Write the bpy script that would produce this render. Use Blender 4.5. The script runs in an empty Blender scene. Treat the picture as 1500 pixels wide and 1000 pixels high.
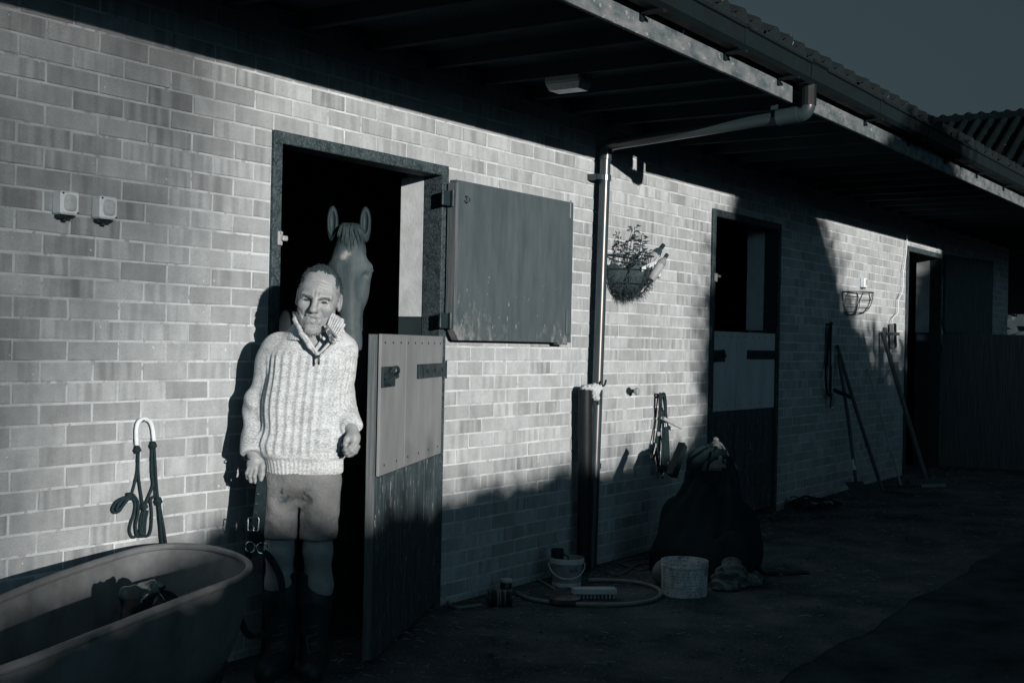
import bpy, math, random
import numpy as np
from mathutils import Matrix, Vector
random.seed(7); RNG = np.random.default_rng(7)
C = bpy.context.scene.collection
R = math.radians

# ------------------------------------------------------------------ camera, sky, sun, exposure
FPX, YAW, PITCH, ROLL = 1869.9, 0.98109, 0.00175, 0.02005
CAM = np.array([-2.6882, -3.8611, 1.3326])
_f = np.array([math.sin(YAW)*math.cos(PITCH), math.cos(YAW)*math.cos(PITCH), math.sin(PITCH)])
_r = np.array([math.cos(YAW), -math.sin(YAW), 0.0]); _u = np.cross(_r, _f)
RT = _r*math.cos(ROLL)+_u*math.sin(ROLL); UP = -_r*math.sin(ROLL)+_u*math.cos(ROLL); FW = _f
cd = bpy.data.cameras.new('camera'); cam = bpy.data.objects.new('camera', cd); C.objects.link(cam)
cam.matrix_world = Matrix(((RT[0], UP[0], -FW[0], CAM[0]), (RT[1], UP[1], -FW[1], CAM[1]), (RT[2], UP[2], -FW[2], CAM[2]), (0, 0, 0, 1)))
cd.sensor_width = 36; cd.lens = FPX/1500*36; cd.clip_start = .05; cd.clip_end = 600
bpy.context.scene.camera = cam

TX = .46                                                 # sideways run of the sun per metre towards the wall
SUN = Vector((-TX, -1.0, .160)).normalized()          # towards the sun
SUN_EL = math.asin(SUN.z); SUN_AZ = math.atan2(SUN.x, SUN.y)
world = bpy.data.worlds.new('World'); bpy.context.scene.world = world; world.use_nodes = True
wn = world.node_tree.nodes; wl = world.node_tree.links; wn.clear()
sky = wn.new('ShaderNodeTexSky'); sky.sky_type = 'NISHITA'; sky.sun_disc = False
sky.sun_elevation = SUN_EL; sky.sun_rotation = SUN_AZ; sky.dust_density = 5.0; sky.ozone_density = 1.0
bw = wn.new('ShaderNodeRGBToBW'); tint = wn.new('ShaderNodeMix'); tint.data_type = 'RGBA'; tint.blend_type = 'MULTIPLY'
tint.inputs['Factor'].default_value = 1; tint.inputs['B'].default_value = (.235, .365, .425, 1)
bg = wn.new('ShaderNodeBackground'); bg.inputs['Strength'].default_value = .061
wo = wn.new('ShaderNodeOutputWorld')
wl.new(sky.outputs[0], bw.inputs[0]); wl.new(bw.outputs[0], tint.inputs['A']); wl.new(tint.outputs['Result'], bg.inputs['Color']); wl.new(bg.outputs[0], wo.inputs[0])
sd = bpy.data.lights.new('sun', 'SUN'); sd.energy = 5.0; sd.angle = R(.5); sd.color = (1, .815, .71)
so = bpy.data.objects.new('sun', sd); C.objects.link(so); so.location = (-6, -14, 6)
so.rotation_euler = SUN.to_track_quat('Z', 'Y').to_euler()
vs = bpy.context.scene.view_settings; vs.view_transform = 'Standard'; vs.look = 'None'; vs.exposure = .42; vs.gamma = 1

# ------------------------------------------------------------------ measuring helpers: a pixel of the 1500x1000 photograph to a point of the place
def _ray(x, y): return FW*FPX+RT*(x-750)-UP*(y-500)
def wp(x, y, Y=0.0): d = _ray(x, y); return CAM+d*((Y-CAM[1])/d[1])
def gp(x, y, Z=0.0): d = _ray(x, y); return CAM+d*((Z-CAM[2])/d[2])
def prj(p):
    d = np.asarray(p, float)-CAM; z = d@FW
    return 750+FPX*(d@RT)/z, 500-FPX*(d@UP)/z, z
def zg(x): return .02*min(max(x-4.7, 0), 4.2)            # the yard rises a little to the right

# ------------------------------------------------------------------ materials
def newmat(name):
    m = bpy.data.materials.new(name); m.use_nodes = True; n = m.node_tree.nodes; l = m.node_tree.links
    return m, n, l, n['Principled BSDF']
def nn(n, typ, **kw):
    o = n.new(typ)
    for k, v in kw.items():
        if k in o.inputs.keys() if isinstance(k, str) else False: o.inputs[k].default_value = v
        else: setattr(o, k, v)
    return o
def math_(n, l, op, a, b=None, c=None):
    o = n.new('ShaderNodeMath'); o.operation = op
    for i, v in enumerate((a, b, c)):
        if v is None: continue
        if isinstance(v, (int, float)): o.inputs[i].default_value = v
        else: l.new(v, o.inputs[i])
    return o.outputs[0]
def noise(n, l, vec, scale, detail=3, rough=.55, dim='3D'):
    o = n.new('ShaderNodeTexNoise'); o.noise_dimensions = dim
    o.inputs['Scale'].default_value = scale; o.inputs['Detail'].default_value = detail; o.inputs['Roughness'].default_value = rough
    if vec is not None: l.new(vec, o.inputs['Vector'])
    return o.outputs['Fac']
def mapr(n, l, v, a, b, c, d, clamp=True):
    o = n.new('ShaderNodeMapRange'); o.clamp = clamp; l.new(v, o.inputs[0])
    for i, x in enumerate((a, b, c, d)): o.inputs[1+i].default_value = x
    return o.outputs[0]
def mixf(n, l, fac, a, b):
    o = n.new('ShaderNodeMix'); o.data_type = 'FLOAT'
    for i, v in ((0, fac), (2, a), (3, b)):
        if isinstance(v, (int, float)): o.inputs[i].default_value = v
        else: l.new(v, o.inputs[i])
    return o.outputs[0]
def gray(n, l, v, sock):
    o = n.new('ShaderNodeCombineColor')                     # cool grey surfaces, the darker the bluer; the low sun is a little warm
    k = math_(n, l, 'POWER', mapr(n, l, v, 0, .13, 0, 1), .55)
    for i, (a, b) in enumerate(((.22, .79), (1.03, .98), (1.42, 1.09))): l.new(math_(n, l, 'MULTIPLY', v, mapr(n, l, k, 0, 1, a, b)), o.inputs[i])
    l.new(o.outputs[0], sock)
def vecof(n, l, coord, stretch=(1, 1, 1)):
    t = n.new('ShaderNodeTexCoord') if coord != 'world' else n.new('ShaderNodeNewGeometry')
    src = t.outputs['Object'] if coord == 'obj' else t.outputs['Position'] if coord == 'world' else t.outputs[coord]
    mp = n.new('ShaderNodeMapping'); mp.inputs['Scale'].default_value = stretch; l.new(src, mp.inputs[0])
    return mp.outputs[0]
def addbump(n, l, b, h, strength, dist):
    o = n.new('ShaderNodeBump'); o.inputs['Strength'].default_value = strength; o.inputs['Distance'].default_value = dist
    l.new(h, o.inputs['Height']); l.new(o.outputs[0], b.inputs['Normal'])
def mat(name, v, rough=.7, var=.25, scale=6, bump=.15, bscale=70, bdist=.004, metal=0, stretch=(1, 1, 1), spec=.25, speck=None, coord='world'):
    m, n, l, b = newmat(name); vec = vecof(n, l, coord, stretch)
    a = noise(n, l, vec, scale, 5, .6); val = mapr(n, l, a, .3, .7, v*(1-var), v*(1+var))
    if speck:                                            # (threshold, value, scale, stretch): flecks of another tone
        s = noise(n, l, vecof(n, l, coord, speck[3]), speck[2], 4, .6)
        val = mixf(n, l, mapr(n, l, s, speck[0], speck[0]+.05, 0, 1), val, speck[1])
    gray(n, l, val, b.inputs['Base Color'])
    fine = noise(n, l, vec, bscale, 4, .6)
    gray_r = mapr(n, l, a, .3, .7, min(1, rough*1.1), rough*.85); l.new(gray_r, b.inputs['Roughness'])
    b.inputs['Metallic'].default_value = metal; b.inputs['Specular IOR Level'].default_value = spec
    if bump: addbump(n, l, b, fine, bump, bdist)
    return m

def brick_mat():
    m, n, l, b = newmat('brick_face'); g = n.new('ShaderNodeNewGeometry'); s = n.new('ShaderNodeSeparateXYZ'); l.new(g.outputs['Position'], s.inputs[0])
    x, z = s.outputs[0], s.outputs[2]
    row = math_(n, l, 'FLOOR', math_(n, l, 'ADD', math_(n, l, 'DIVIDE', z, .075), .5))
    par = math_(n, l, 'SUBTRACT', 1.0, math_(n, l, 'FLOORED_MODULO', row, 2.0))
    k = math_(n, l, 'FLOOR', math_(n, l, 'ADD', math_(n, l, 'DIVIDE', x, .225), math_(n, l, 'MULTIPLY', par, .5)))
    cv = n.new('ShaderNodeCombineXYZ'); l.new(k, cv.inputs[0]); l.new(row, cv.inputs[1])
    wnz = n.new('ShaderNodeTexWhiteNoise'); wnz.noise_dimensions = '2D'; l.new(cv.outputs[0], wnz.inputs['Vector'])
    r1 = wnz.outputs['Value']; sc = n.new('ShaderNodeSeparateColor'); l.new(wnz.outputs['Color'], sc.inputs[0]); r2 = sc.outputs[1]; r3 = sc.outputs[2]
    # kiln bands across the face of each brick
    bv = n.new('ShaderNodeCombineXYZ'); l.new(math_(n, l, 'ADD', math_(n, l, 'MULTIPLY', x, 24.0), math_(n, l, 'MULTIPLY', r1, 90.0)), bv.inputs[0])
    l.new(math_(n, l, 'MULTIPLY', z, 1.5), bv.inputs[1])
    band = mapr(n, l, noise(n, l, bv.outputs[0], 1.0, 2, .4, '2D'), .36, .62, -1, 1)
    amp = mapr(n, l, r2, .3, 1.0, .012, .066)
    base = mapr(n, l, r3, 0, 1, .27, .385)
    val = math_(n, l, 'ADD', base, math_(n, l, 'MULTIPLY', band, amp))
    cl = noise(n, l, vecof(n, l, 'world', (1, 1, 1)), 9, 5, .65)
    val = math_(n, l, 'MULTIPLY', val, mapr(n, l, cl, .25, .75, .82, 1.16))
    gr = noise(n, l, vecof(n, l, 'world', (1, 1, 1)), 210, 3, .7)
    val = math_(n, l, 'MULTIPLY', val, mapr(n, l, gr, .3, .7, .86, 1.12))
    pit = noise(n, l, vecof(n, l, 'world', (1, 1, 1.4)), 95, 2, .5)
    pm = mapr(n, l, pit, .66, .78, 0, .6); val = mixf(n, l, pm, val, .15)
    lime = mapr(n, l, noise(n, l, vecof(n, l, 'world', (1, 1, 1)), 40, 2, .4), .745, .77, 0, 1); val = mixf(n, l, lime, val, .6)
    gray(n, l, val, b.inputs['Base Color']); b.inputs['Roughness'].default_value = .9; b.inputs['Specular IOR Level'].default_value = .2
    cre = noise(n, l, vecof(n, l, 'world', (1, 1, 2.2)), 34, 5, .7)
    h = math_(n, l, 'ADD', math_(n, l, 'MULTIPLY', cre, .8), math_(n, l, 'MULTIPLY', gr, .35))
    h = math_(n, l, 'SUBTRACT', h, math_(n, l, 'MULTIPLY', pm, .3))
    addbump(n, l, b, h, .85, .008); return m

MT = {}
MT['brick'] = brick_mat()
MT['mortar'] = mat('lime_mortar', .475, .95, .28, 5, .8, 110, .008, spec=.1, speck=(.58, .33, 22, (1, 1, 1)))
MT['frame'] = mat('flaking_frame_paint', .035, .75, .6, 26, .6, 90, .006, speck=(.53, .075, 120, (1, 1, .8)))
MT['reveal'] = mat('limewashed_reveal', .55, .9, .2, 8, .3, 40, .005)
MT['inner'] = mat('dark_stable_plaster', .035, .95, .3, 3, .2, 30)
MT['wood'] = mat('dark_weathered_timber', .075, .8, .35, 5, .4, 30, .004, stretch=(12, 12, 1), speck=(.68, .22, 8, (20, 20, 2)))
MT['endgrain'] = mat('grey_weathered_timber', .10, .8, .45, 4, .5, 30, .004, stretch=(25, 25, .8))
MT['board'] = mat('peeling_board_paint', .045, .75, .35, 4, .4, 40, .004, stretch=(8, 8, 1), speck=(.625, .40, 9, (11, 11, 1.5)))
MT['sheet'] = mat('grey_sheet_facing', .185, .55, .16, 4, .12, 60, .003, stretch=(2, 2, .7), speck=(.745, .03, 60, (1, 1, 1)))
MT['pale_sheet'] = mat('pale_sheet_facing', .42, .55, .14, 4, .12, 60, .003, stretch=(2, 2, .7), speck=(.745, .05, 60, (1, 1, 1)))
MT['iron'] = mat('black_iron', .03, .5, .3, 20, .3, 90, .002, metal=.3)
MT['steel'] = mat('bright_steel', .6, .25, .2, 20, .1, 90, .001, metal=1)
MT['fascia'] = mat('weathered_fascia', .10, .8, .6, 7, .3, 40, .003, stretch=(1, 1, 2), speck=(.62, .21, 22, (1, 1, 1.5)))
MT['pvc'] = mat('grey_plastic_pipe', .038, .33, .15, 5, .03, 80, .001, spec=.6)
MT['gutter'] = mat('black_plastic_gutter', .008, .6, .3, 6, .08, 60, .001, spec=.2)
MT['tile'] = mat('dark_roof_tile', .010, .75, .35, 9, .4, 60, .004, speck=(.68, .2, 26, (1, 1, 1)))
MT['wing_tile'] = mat('dark_wing_tile', .005, .8, .35, 9, .3, 60, .004, speck=(.70, .10, 20, (1, 1, 1)), spec=.05)  # pale flecks in the colour stand in for glints on the tiles
MT['soffit'] = mat('dark_soffit_board', .035, .95, .25, 3, .2, 30, spec=.03)
MT['foam'] = mat('pale_expanding_foam', .42, .8, .15, 30, .6, 60, .008)
MT['concrete'] = mat('worn_yard_concrete', .085, .92, .5, 2.6, .9, 34, .02, speck=(.60, .18, 70, (1, 1, 1)), spec=.02)
MT['earth'] = mat('trodden_yard_dirt', .055, .95, .5, 2.4, .9, 34, .02, speck=(.66, .12, 50, (1, 1, 1)), spec=.02)
MT['grass'] = mat('far_grass', .05, .9, .3, 2, .3, 10)
MT['leaf'] = mat('hedge_leaf', .07, .6, .35, 3, 0)
MT['bark'] = mat('tree_bark', .06, .9, .3, 6, .5, 20, .02)
MT['white_pl'] = mat('white_plastic', .62, .45, .08, 12, .05, 60, .001)
MT['grey_pl'] = mat('mid_grey_plastic', .26, .5, .12, 12, .05, 60, .001)
MT['lens'] = mat('cloudy_lens', .42, .25, .15, 40, .05, 60, .001)
MT['blk_pl'] = mat('black_plastic', .02, .4, .2, 12, .1, 60, .001)
MT['rope'] = mat('dark_rope', .025, .85, .25, 90, .5, 240, .002, spec=.1)
MT['wrap'] = mat('white_wrapped_rope', .62, .7, .1, 60, .3, 200, .002)
MT['leather'] = mat('dark_leather', .018, .7, .3, 30, .25, 160, .001, spec=.1)
MT['cane'] = mat('pale_wood_handle', .30, .6, .2, 10, .2, 60, .002, stretch=(6, 6, 1))
MT['tub'] = mat('worn_barrow_plastic', .155, .6, .35, 5, .25, 40, .004, speck=(.70, .09, 30, (1.5, 1.5, .8)))
MT['rug'] = mat('dark_stable_rug', .022, .95, .3, 6, .5, 60, .006, spec=.03)
MT['bag'] = mat('grey_sack', .14, .7, .25, 12, .4, 40, .006)
MT['hose'] = mat('grey_hose', .17, .5, .2, 12, .05, 60, .001)
MT['straw'] = mat('old_straw', .25, .8, .3, 30, .1, 90)
MT['block'] = mat('pale_wooden_block', .42, .7, .15, 12, .2, 60, .002)
MT['plant'] = mat('basket_leaf', .07, .45, .4, 40, .1, 80)
MT['coir'] = mat('coir_liner', .05, .95, .4, 40, .8, 120, .01)
MT['grey_b'] = mat('dusty_bucket_plastic', .20, .6, .25, 14, .1, 60, .001)

# ------------------------------------------------------------------ mesh helpers
MATX = {}                                                # world matrix of each parent, kept by hand
def props(o, label=None, cat=None, group=None, kind=None):
    for k, v in (('label', label), ('category', cat), ('group', group), ('kind', kind)):
        if v: o[k] = v
    return o
def thing(name, loc, label, cat, group=None, rz=0.0):
    o = bpy.data.objects.new(name, None); C.objects.link(o); o.location = loc; o.rotation_euler = (0, 0, rz); o.empty_display_size = .1
    MATX[o] = Matrix.Translation(loc) @ Matrix.Rotation(rz, 4, 'Z')
    return props(o, label, cat, group)
def link_mesh(name, verts, faces, m, parent=None, smooth=False, origin=None, local=False, auto=None):
    """verts in world coordinates unless local; the object hangs under parent, or stands alone with its origin at `origin`"""
    V = np.asarray(verts, float)
    if parent is not None and not local:
        inv = np.array(MATX[parent].inverted()); V = V@inv[:3, :3].T+inv[:3, 3]
    elif origin is not None: V = V-np.asarray(origin, float)
    me = bpy.data.meshes.new(name); me.from_pydata(V.tolist(), [], faces if isinstance(faces, list) else faces.tolist())
    if m is not None: me.materials.append(m)
    if smooth: me.polygons.foreach_set('use_smooth', np.ones(len(me.polygons), bool))
    me.update()
    o = bpy.data.objects.new(name, me); C.objects.link(o)
    if parent is not None: o.parent = parent; MATX[o] = MATX[parent].copy()
    else:
        if origin is not None: o.location = Vector([float(t) for t in origin])
        MATX[o] = Matrix.Translation(o.location)
    if smooth and auto: 
        try: me.set_sharp_from_angle(angle=R(auto))
        except Exception: pass
    return o
def copy_to(o, loc, parent=None, rot=None, scale=None, label=None):
    c = o.copy(); C.objects.link(c); c.parent = parent; c.location = loc
    if rot is not None: c.rotation_euler = rot
    if scale is not None: c.scale = scale
    MATX[c] = (MATX[parent] if parent else Matrix.Identity(4))
    if label: c['label'] = label
    return c
class MB:
    def __init__(s): s.v = []; s.f = []
    def add(s, vs, fs):
        b = len(s.v); s.v += [tuple(map(float, p)) for p in vs]; s.f += [tuple(b+i for i in f) for f in fs]; return s
    def box(s, c, d, rot=None, bev=0.0):
        x, y, z = d[0]/2, d[1]/2, d[2]/2; c = np.asarray(c, float)
        if bev:
            b = min(bev, x*.9, y*.9, z*.9); P = []; idx = {}
            for sx in (-1, 1):
                for sy in (-1, 1):
                    for sz in (-1, 1):
                        for ax in range(3):
                            p = [sx*(x-b), sy*(y-b), sz*(z-b)]; p[ax] = (sx*x, sy*y, sz*z)[ax]; idx[(sx, sy, sz, ax)] = len(P); P.append(p)
            F = []; I = idx
            for sg in (-1, 1):
                F.append([I[(sg, a, b_, 0)] for a, b_ in ((-1, -1), (1, -1), (1, 1), (-1, 1))][::sg])
                F.append([I[(a, sg, b_, 1)] for a, b_ in ((-1, -1), (-1, 1), (1, 1), (1, -1))][::sg])
                F.append([I[(a, b_, sg, 2)] for a, b_ in ((-1, -1), (1, -1), (1, 1), (-1, 1))][::sg])
            for a in (-1, 1):
                for b_ in (-1, 1):
                    F.append([I[(a, b_, -1, 0)], I[(a, b_, 1, 0)], I[(a, b_, 1, 1)], I[(a, b_, -1, 1)]])
                    F.append([I[(a, -1, b_, 0)], I[(a, 1, b_, 0)], I[(a, 1, b_, 2)], I[(a, -1, b_, 2)]])
                    F.append([I[(-1, a, b_, 1)], I[(1, a, b_, 1)], I[(1, a, b_, 2)], I[(-1, a, b_, 2)]])
                    for c_ in (-1, 1): F.append([I[(a, b_, c_, 0)], I[(a, b_, c_, 1)], I[(a, b_, c_, 2)]])
            P = np.array(P)
        else:
            P = np.array([(-x, -y, -z), (x, -y, -z), (x, y, -z), (-x, y, -z), (-x, -y, z), (x, -y, z), (x, y, z), (-x, y, z)])
            F = [(0, 3, 2, 1), (4, 5, 6, 7), (0, 1, 5, 4), (1, 2, 6, 5), (2, 3, 7, 6), (3, 0, 4, 7)]
        if rot is not None: P = P@np.array(rot.to_3x3()).T
        return s.add(P+c, F)
    def tube(s, path, r, n=8, closed=False, flat=1.0, caps=True):
        P = np.array(path, float); N = len(P); rr = np.full(N, r) if np.isscalar(r) else np.asarray(r, float)
        T = np.roll(P, -1, 0)-np.roll(P, 1, 0) if closed else np.gradient(P, axis=0)
        T /= np.linalg.norm(T, axis=1)[:, None]+1e-12
        a = np.array([0, 0, 1.]) if abs(T[0][2]) < .9 else np.array([0, 1., 0]); u = np.cross(T[0], a); u /= np.linalg.norm(u); V = []
        for i in range(N):
            u = u-T[i]*(u@T[i]); u /= np.linalg.norm(u)+1e-12; w = np.cross(T[i], u)
            for k in range(n):
                t = 2*math.pi*k/n; V.append(P[i]+rr[i]*(math.cos(t)*u+flat*math.sin(t)*w))
        F = [(i*n+k, i*n+(k+1) % n, ((i+1) % N)*n+(k+1) % n, ((i+1) % N)*n+k) for i in range(N if closed else N-1) for k in range(n)]
        if caps and not closed: F += [tuple(range(n))[::-1], tuple(range((N-1)*n, N*n))]
        return s.add(V, F)
    def cyl(s, a, b, r, r2=None, n=12): return s.tube([a, b], [r, r if r2 is None else r2], n)
    def ribbon(s, path, w, t, side):
        """strap: flat section, width along `side`"""
        P = np.array(path, float); T = np.gradient(P, axis=0); T /= np.linalg.norm(T, axis=1)[:, None]; sd_ = np.asarray(side, float); V = []
        for i in range(len(P)):
            a = sd_-T[i]*(sd_@T[i]); a /= np.linalg.norm(a); b = np.cross(T[i], a)
            for p, q in ((-1, -1), (1, -1), (1, 1), (-1, 1)): V.append(P[i]+a*p*w/2+b*q*t/2)
        N = len(P); F = [(i*4+k, i*4+(k+1) % 4, (i+1)*4+(k+1) % 4, (i+1)*4+k) for i in range(N-1) for k in range(4)]+[(3, 2, 1, 0), tuple(range((N-1)*4, N*4))]
        return s.add(V, F)
    def lathe(s, prof, c, n=28, axis=None, cap=True):
        c = np.asarray(c, float); V = []; M_ = np.eye(3) if axis is None else np.array(Vector(axis).to_track_quat('Z', 'Y').to_matrix())
        for r, z in prof:
            for k in range(n): V.append(M_@np.array([r*math.cos(2*math.pi*k/n), r*math.sin(2*math.pi*k/n), z])+c)
        F = [(i*n+k, i*n+(k+1) % n, (i+1)*n+(k+1) % n, (i+1)*n+k) for i in range(len(prof)-1) for k in range(n)]
        if cap: F += [tuple(range(n))[::-1], tuple(range((len(prof)-1)*n, len(prof)*n))]
        return s.add(V, F)
    def build(s, name, m, parent=None, smooth=False, origin=None, auto=35, **kw):
        return link_mesh(name, s.v, s.f, m, parent, smooth, origin, auto=auto, **kw)
def spline(pts, n=6, closed=False):
    P = np.array(pts, float); N = len(P); out = []
    for i in range(N if closed else N-1):
        p0, p1, p2, p3 = (P[(i-1) % N], P[i], P[(i+1) % N], P[(i+2) % N]) if closed else (P[max(i-1, 0)], P[i], P[i+1], P[min(i+2, N-1)])
        for k in range(n):
            t = k/n; out.append(.5*((2*p1)+(-p0+p2)*t+(2*p0-5*p1+4*p2-p3)*t*t+(-p0+3*p1-3*p2+p3)*t**3))
    if not closed: out.append(P[-1])
    return np.array(out)
RZ = lambda a: Matrix.Rotation(a, 4, 'Z')
RX = lambda a: Matrix.Rotation(a, 4, 'X')
RY = lambda a: Matrix.Rotation(a, 4, 'Y')

# signed-distance modelling for the man, the horse and the draped rug
def d_ell(P, c, r):
    q = (P-np.asarray(c, np.float32)); r = np.asarray(r, np.float32); k0 = np.linalg.norm(q/r, axis=1); k1 = np.linalg.norm(q/(r*r), axis=1)
    return k0*(k0-1)/np.maximum(k1, 1e-6)
def d_cone(P, a, b, ra, rb):
    a = np.asarray(a, np.float32); b = np.asarray(b, np.float32); ab = b-a; t = np.clip(((P-a)@ab)/max(ab@ab, 1e-9), 0, 1)
    return np.linalg.norm(P-a-t[:, None]*ab, axis=1)-(ra+(rb-ra)*t)
def d_box(P, c, h, r=.0):
    q = np.abs(P-np.asarray(c, np.float32))-(np.asarray(h, np.float32)-r)
    return np.linalg.norm(np.maximum(q, 0), axis=1)+np.minimum(q.max(1), 0)-r
def smin(a, b, k):
    h = np.maximum(k-np.abs(a-b), 0)/k; return np.minimum(a, b)-h*h*k*.25
def smax(a, b, k): return -smin(-a, -b, k)
def chain(P, pts, rad, k=.012):
    d = None
    for i in range(len(pts)-1):
        e = d_cone(P, pts[i], pts[i+1], rad[i], rad[i+1]); d = e if d is None else smin(d, e, k)
    return d
def wob(P, s, a, seed=0):
    rs = np.random.RandomState(seed); out = 0
    for i in range(5):
        k = rs.normal(size=3).astype(np.float32)*s; out = out+np.sin(P@k+rs.uniform(0, 6.3))
    return out*(a/2.5)
def sdf_mesh(f, lo, hi, h, B=8):
    lo = np.asarray(lo, np.float32); n = np.ceil((np.asarray(hi)-lo)/h/B).astype(int); N = n*B+1
    cs = np.stack(np.meshgrid(*[(np.arange(k)+.5)*B*h for k in n], indexing='ij'), -1).reshape(-1, 3).astype(np.float32)+lo
    fc = f(cs); act = np.abs(fc) < B*h*.87*1.35+.01
    G = np.repeat(np.repeat(np.repeat(np.where(fc > 0, 1, -1).astype(np.float32).reshape(n), B, 0), B, 1), B, 2)
    G = np.pad(G, ((0, 1),)*3, mode='edge')
    need = np.zeros(N, bool); bi = np.argwhere(act.reshape(n))
    for i, j, k in bi: need[i*B:i*B+B+1, j*B:j*B+B+1, k*B:k*B+B+1] = True
    idx = np.argwhere(need); pts = (idx*h).astype(np.float32)+lo
    vals = np.concatenate([f(pts[i:i+200000]) for i in range(0, len(pts), 200000)]); G[need] = vals
    S = G < 0
    mixd = np.zeros(N-1, np.int8)
    for a in (0, 1):
        for b in (0, 1):
            for c in (0, 1): mixd += S[a:N[0]-1+a, b:N[1]-1+b, c:N[2]-1+c]
    cells = np.argwhere((mixd > 0) & (mixd < 8)); vid = np.full(N-1, -1, np.int32); vid[tuple(cells.T)] = np.arange(len(cells))
    acc = np.zeros((len(cells), 3)); cnt = np.zeros(len(cells))
    off = [(a, b, c) for a in (0, 1) for b in (0, 1) for c in (0, 1)]
    for o in off:
        for ax in range(3):
            if o[ax]: continue
            p = cells+np.array(o); q = p.copy(); q[:, ax] += 1; va = G[tuple(p.T)]; vb = G[tuple(q.T)]; m = (va < 0) != (vb < 0)
            t = np.where(m, va/np.where(m, va-vb, 1), 0); w = np.array(o)[None, :].repeat(len(cells), 0).astype(float); w[:, ax] = t
            acc[m] += w[m]; cnt[m] += 1
    V = (cells+acc/np.maximum(cnt, 1)[:, None])*h+lo
    F = []
    for ax in range(3):
        a1, a2 = (ax+1) % 3, (ax+2) % 3; sl = [slice(None)]*3; s2 = [slice(None)]*3; sl[ax] = slice(0, -1); s2[ax] = slice(1, None)
        e = np.argwhere(S[tuple(sl)] != S[tuple(s2)]); e = e[(e[:, a1] > 0) & (e[:, a2] > 0) & (e[:, a1] < N[a1]-1) & (e[:, a2] < N[a2]-1)]
        def v(d1, d2):
            c = e.copy(); c[:, a1] -= d1; c[:, a2] -= d2; return vid[tuple(c.T)]
        q = np.stack([v(1, 1), v(0, 1), v(0, 0), v(1, 0)], 1); fl = S[tuple(e.T)]
        q[~fl] = q[~fl][:, ::-1]; F.append(q)
    F = np.concatenate(F); F = F[(F >= 0).all(1)]
    return V, F

# ------------------------------------------------------------------ ground
def ground():
    xs = np.concatenate([np.linspace(-40, -3.2, 12), np.linspace(-3, 12, 61), np.linspace(13, 120, 14)]); ys = np.concatenate([np.linspace(-60, -13, 8), np.linspace(-12, -1.95, 12), [-1.9], np.linspace(-1.6, .3, 8), [1, 2, 3.7], np.linspace(5, 90, 8)])
    V = [(x, y, zg(x)+(.012*math.sin(x*1.7+y*2.1)*math.sin(y*1.3) if y < -2 else 0)-(0.004 if y < -1.92 else 0)) for y in ys for x in xs]; nx = len(xs)
    F = [(j*nx+i, j*nx+i+1, (j+1)*nx+i+1, (j+1)*nx+i) for j in range(len(ys)-1) for i in range(nx-1)]
    o = link_mesh('yard_ground', V, F, MT['earth'], smooth=True); props(o, kind='structure')
    # concrete apron along the stable front
    xs = np.linspace(-3.5, 14.6, 90); ys = [-1.9, -1.895, -1.2, -.6, 0, .24, 3.6]
    V = []; 
    for j, y in enumerate(ys):
        for x in xs: V.append((x, y-(.03*math.sin(x*.9)+.02*math.sin(x*4.1)+.015*math.sin(x*9.7+1) if j < 2 else 0), zg(x)+(.004 if j else -.01)))
    nx = len(xs); F = [(j*nx+i, j*nx+i+1, (j+1)*nx+i+1, (j+1)*nx+i) for j in range(len(ys)-1) for i in range(nx-1)]
    props(link_mesh('concrete_apron', V, F, MT['concrete'], smooth=True, auto=30), kind='structure')
ground()

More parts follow.
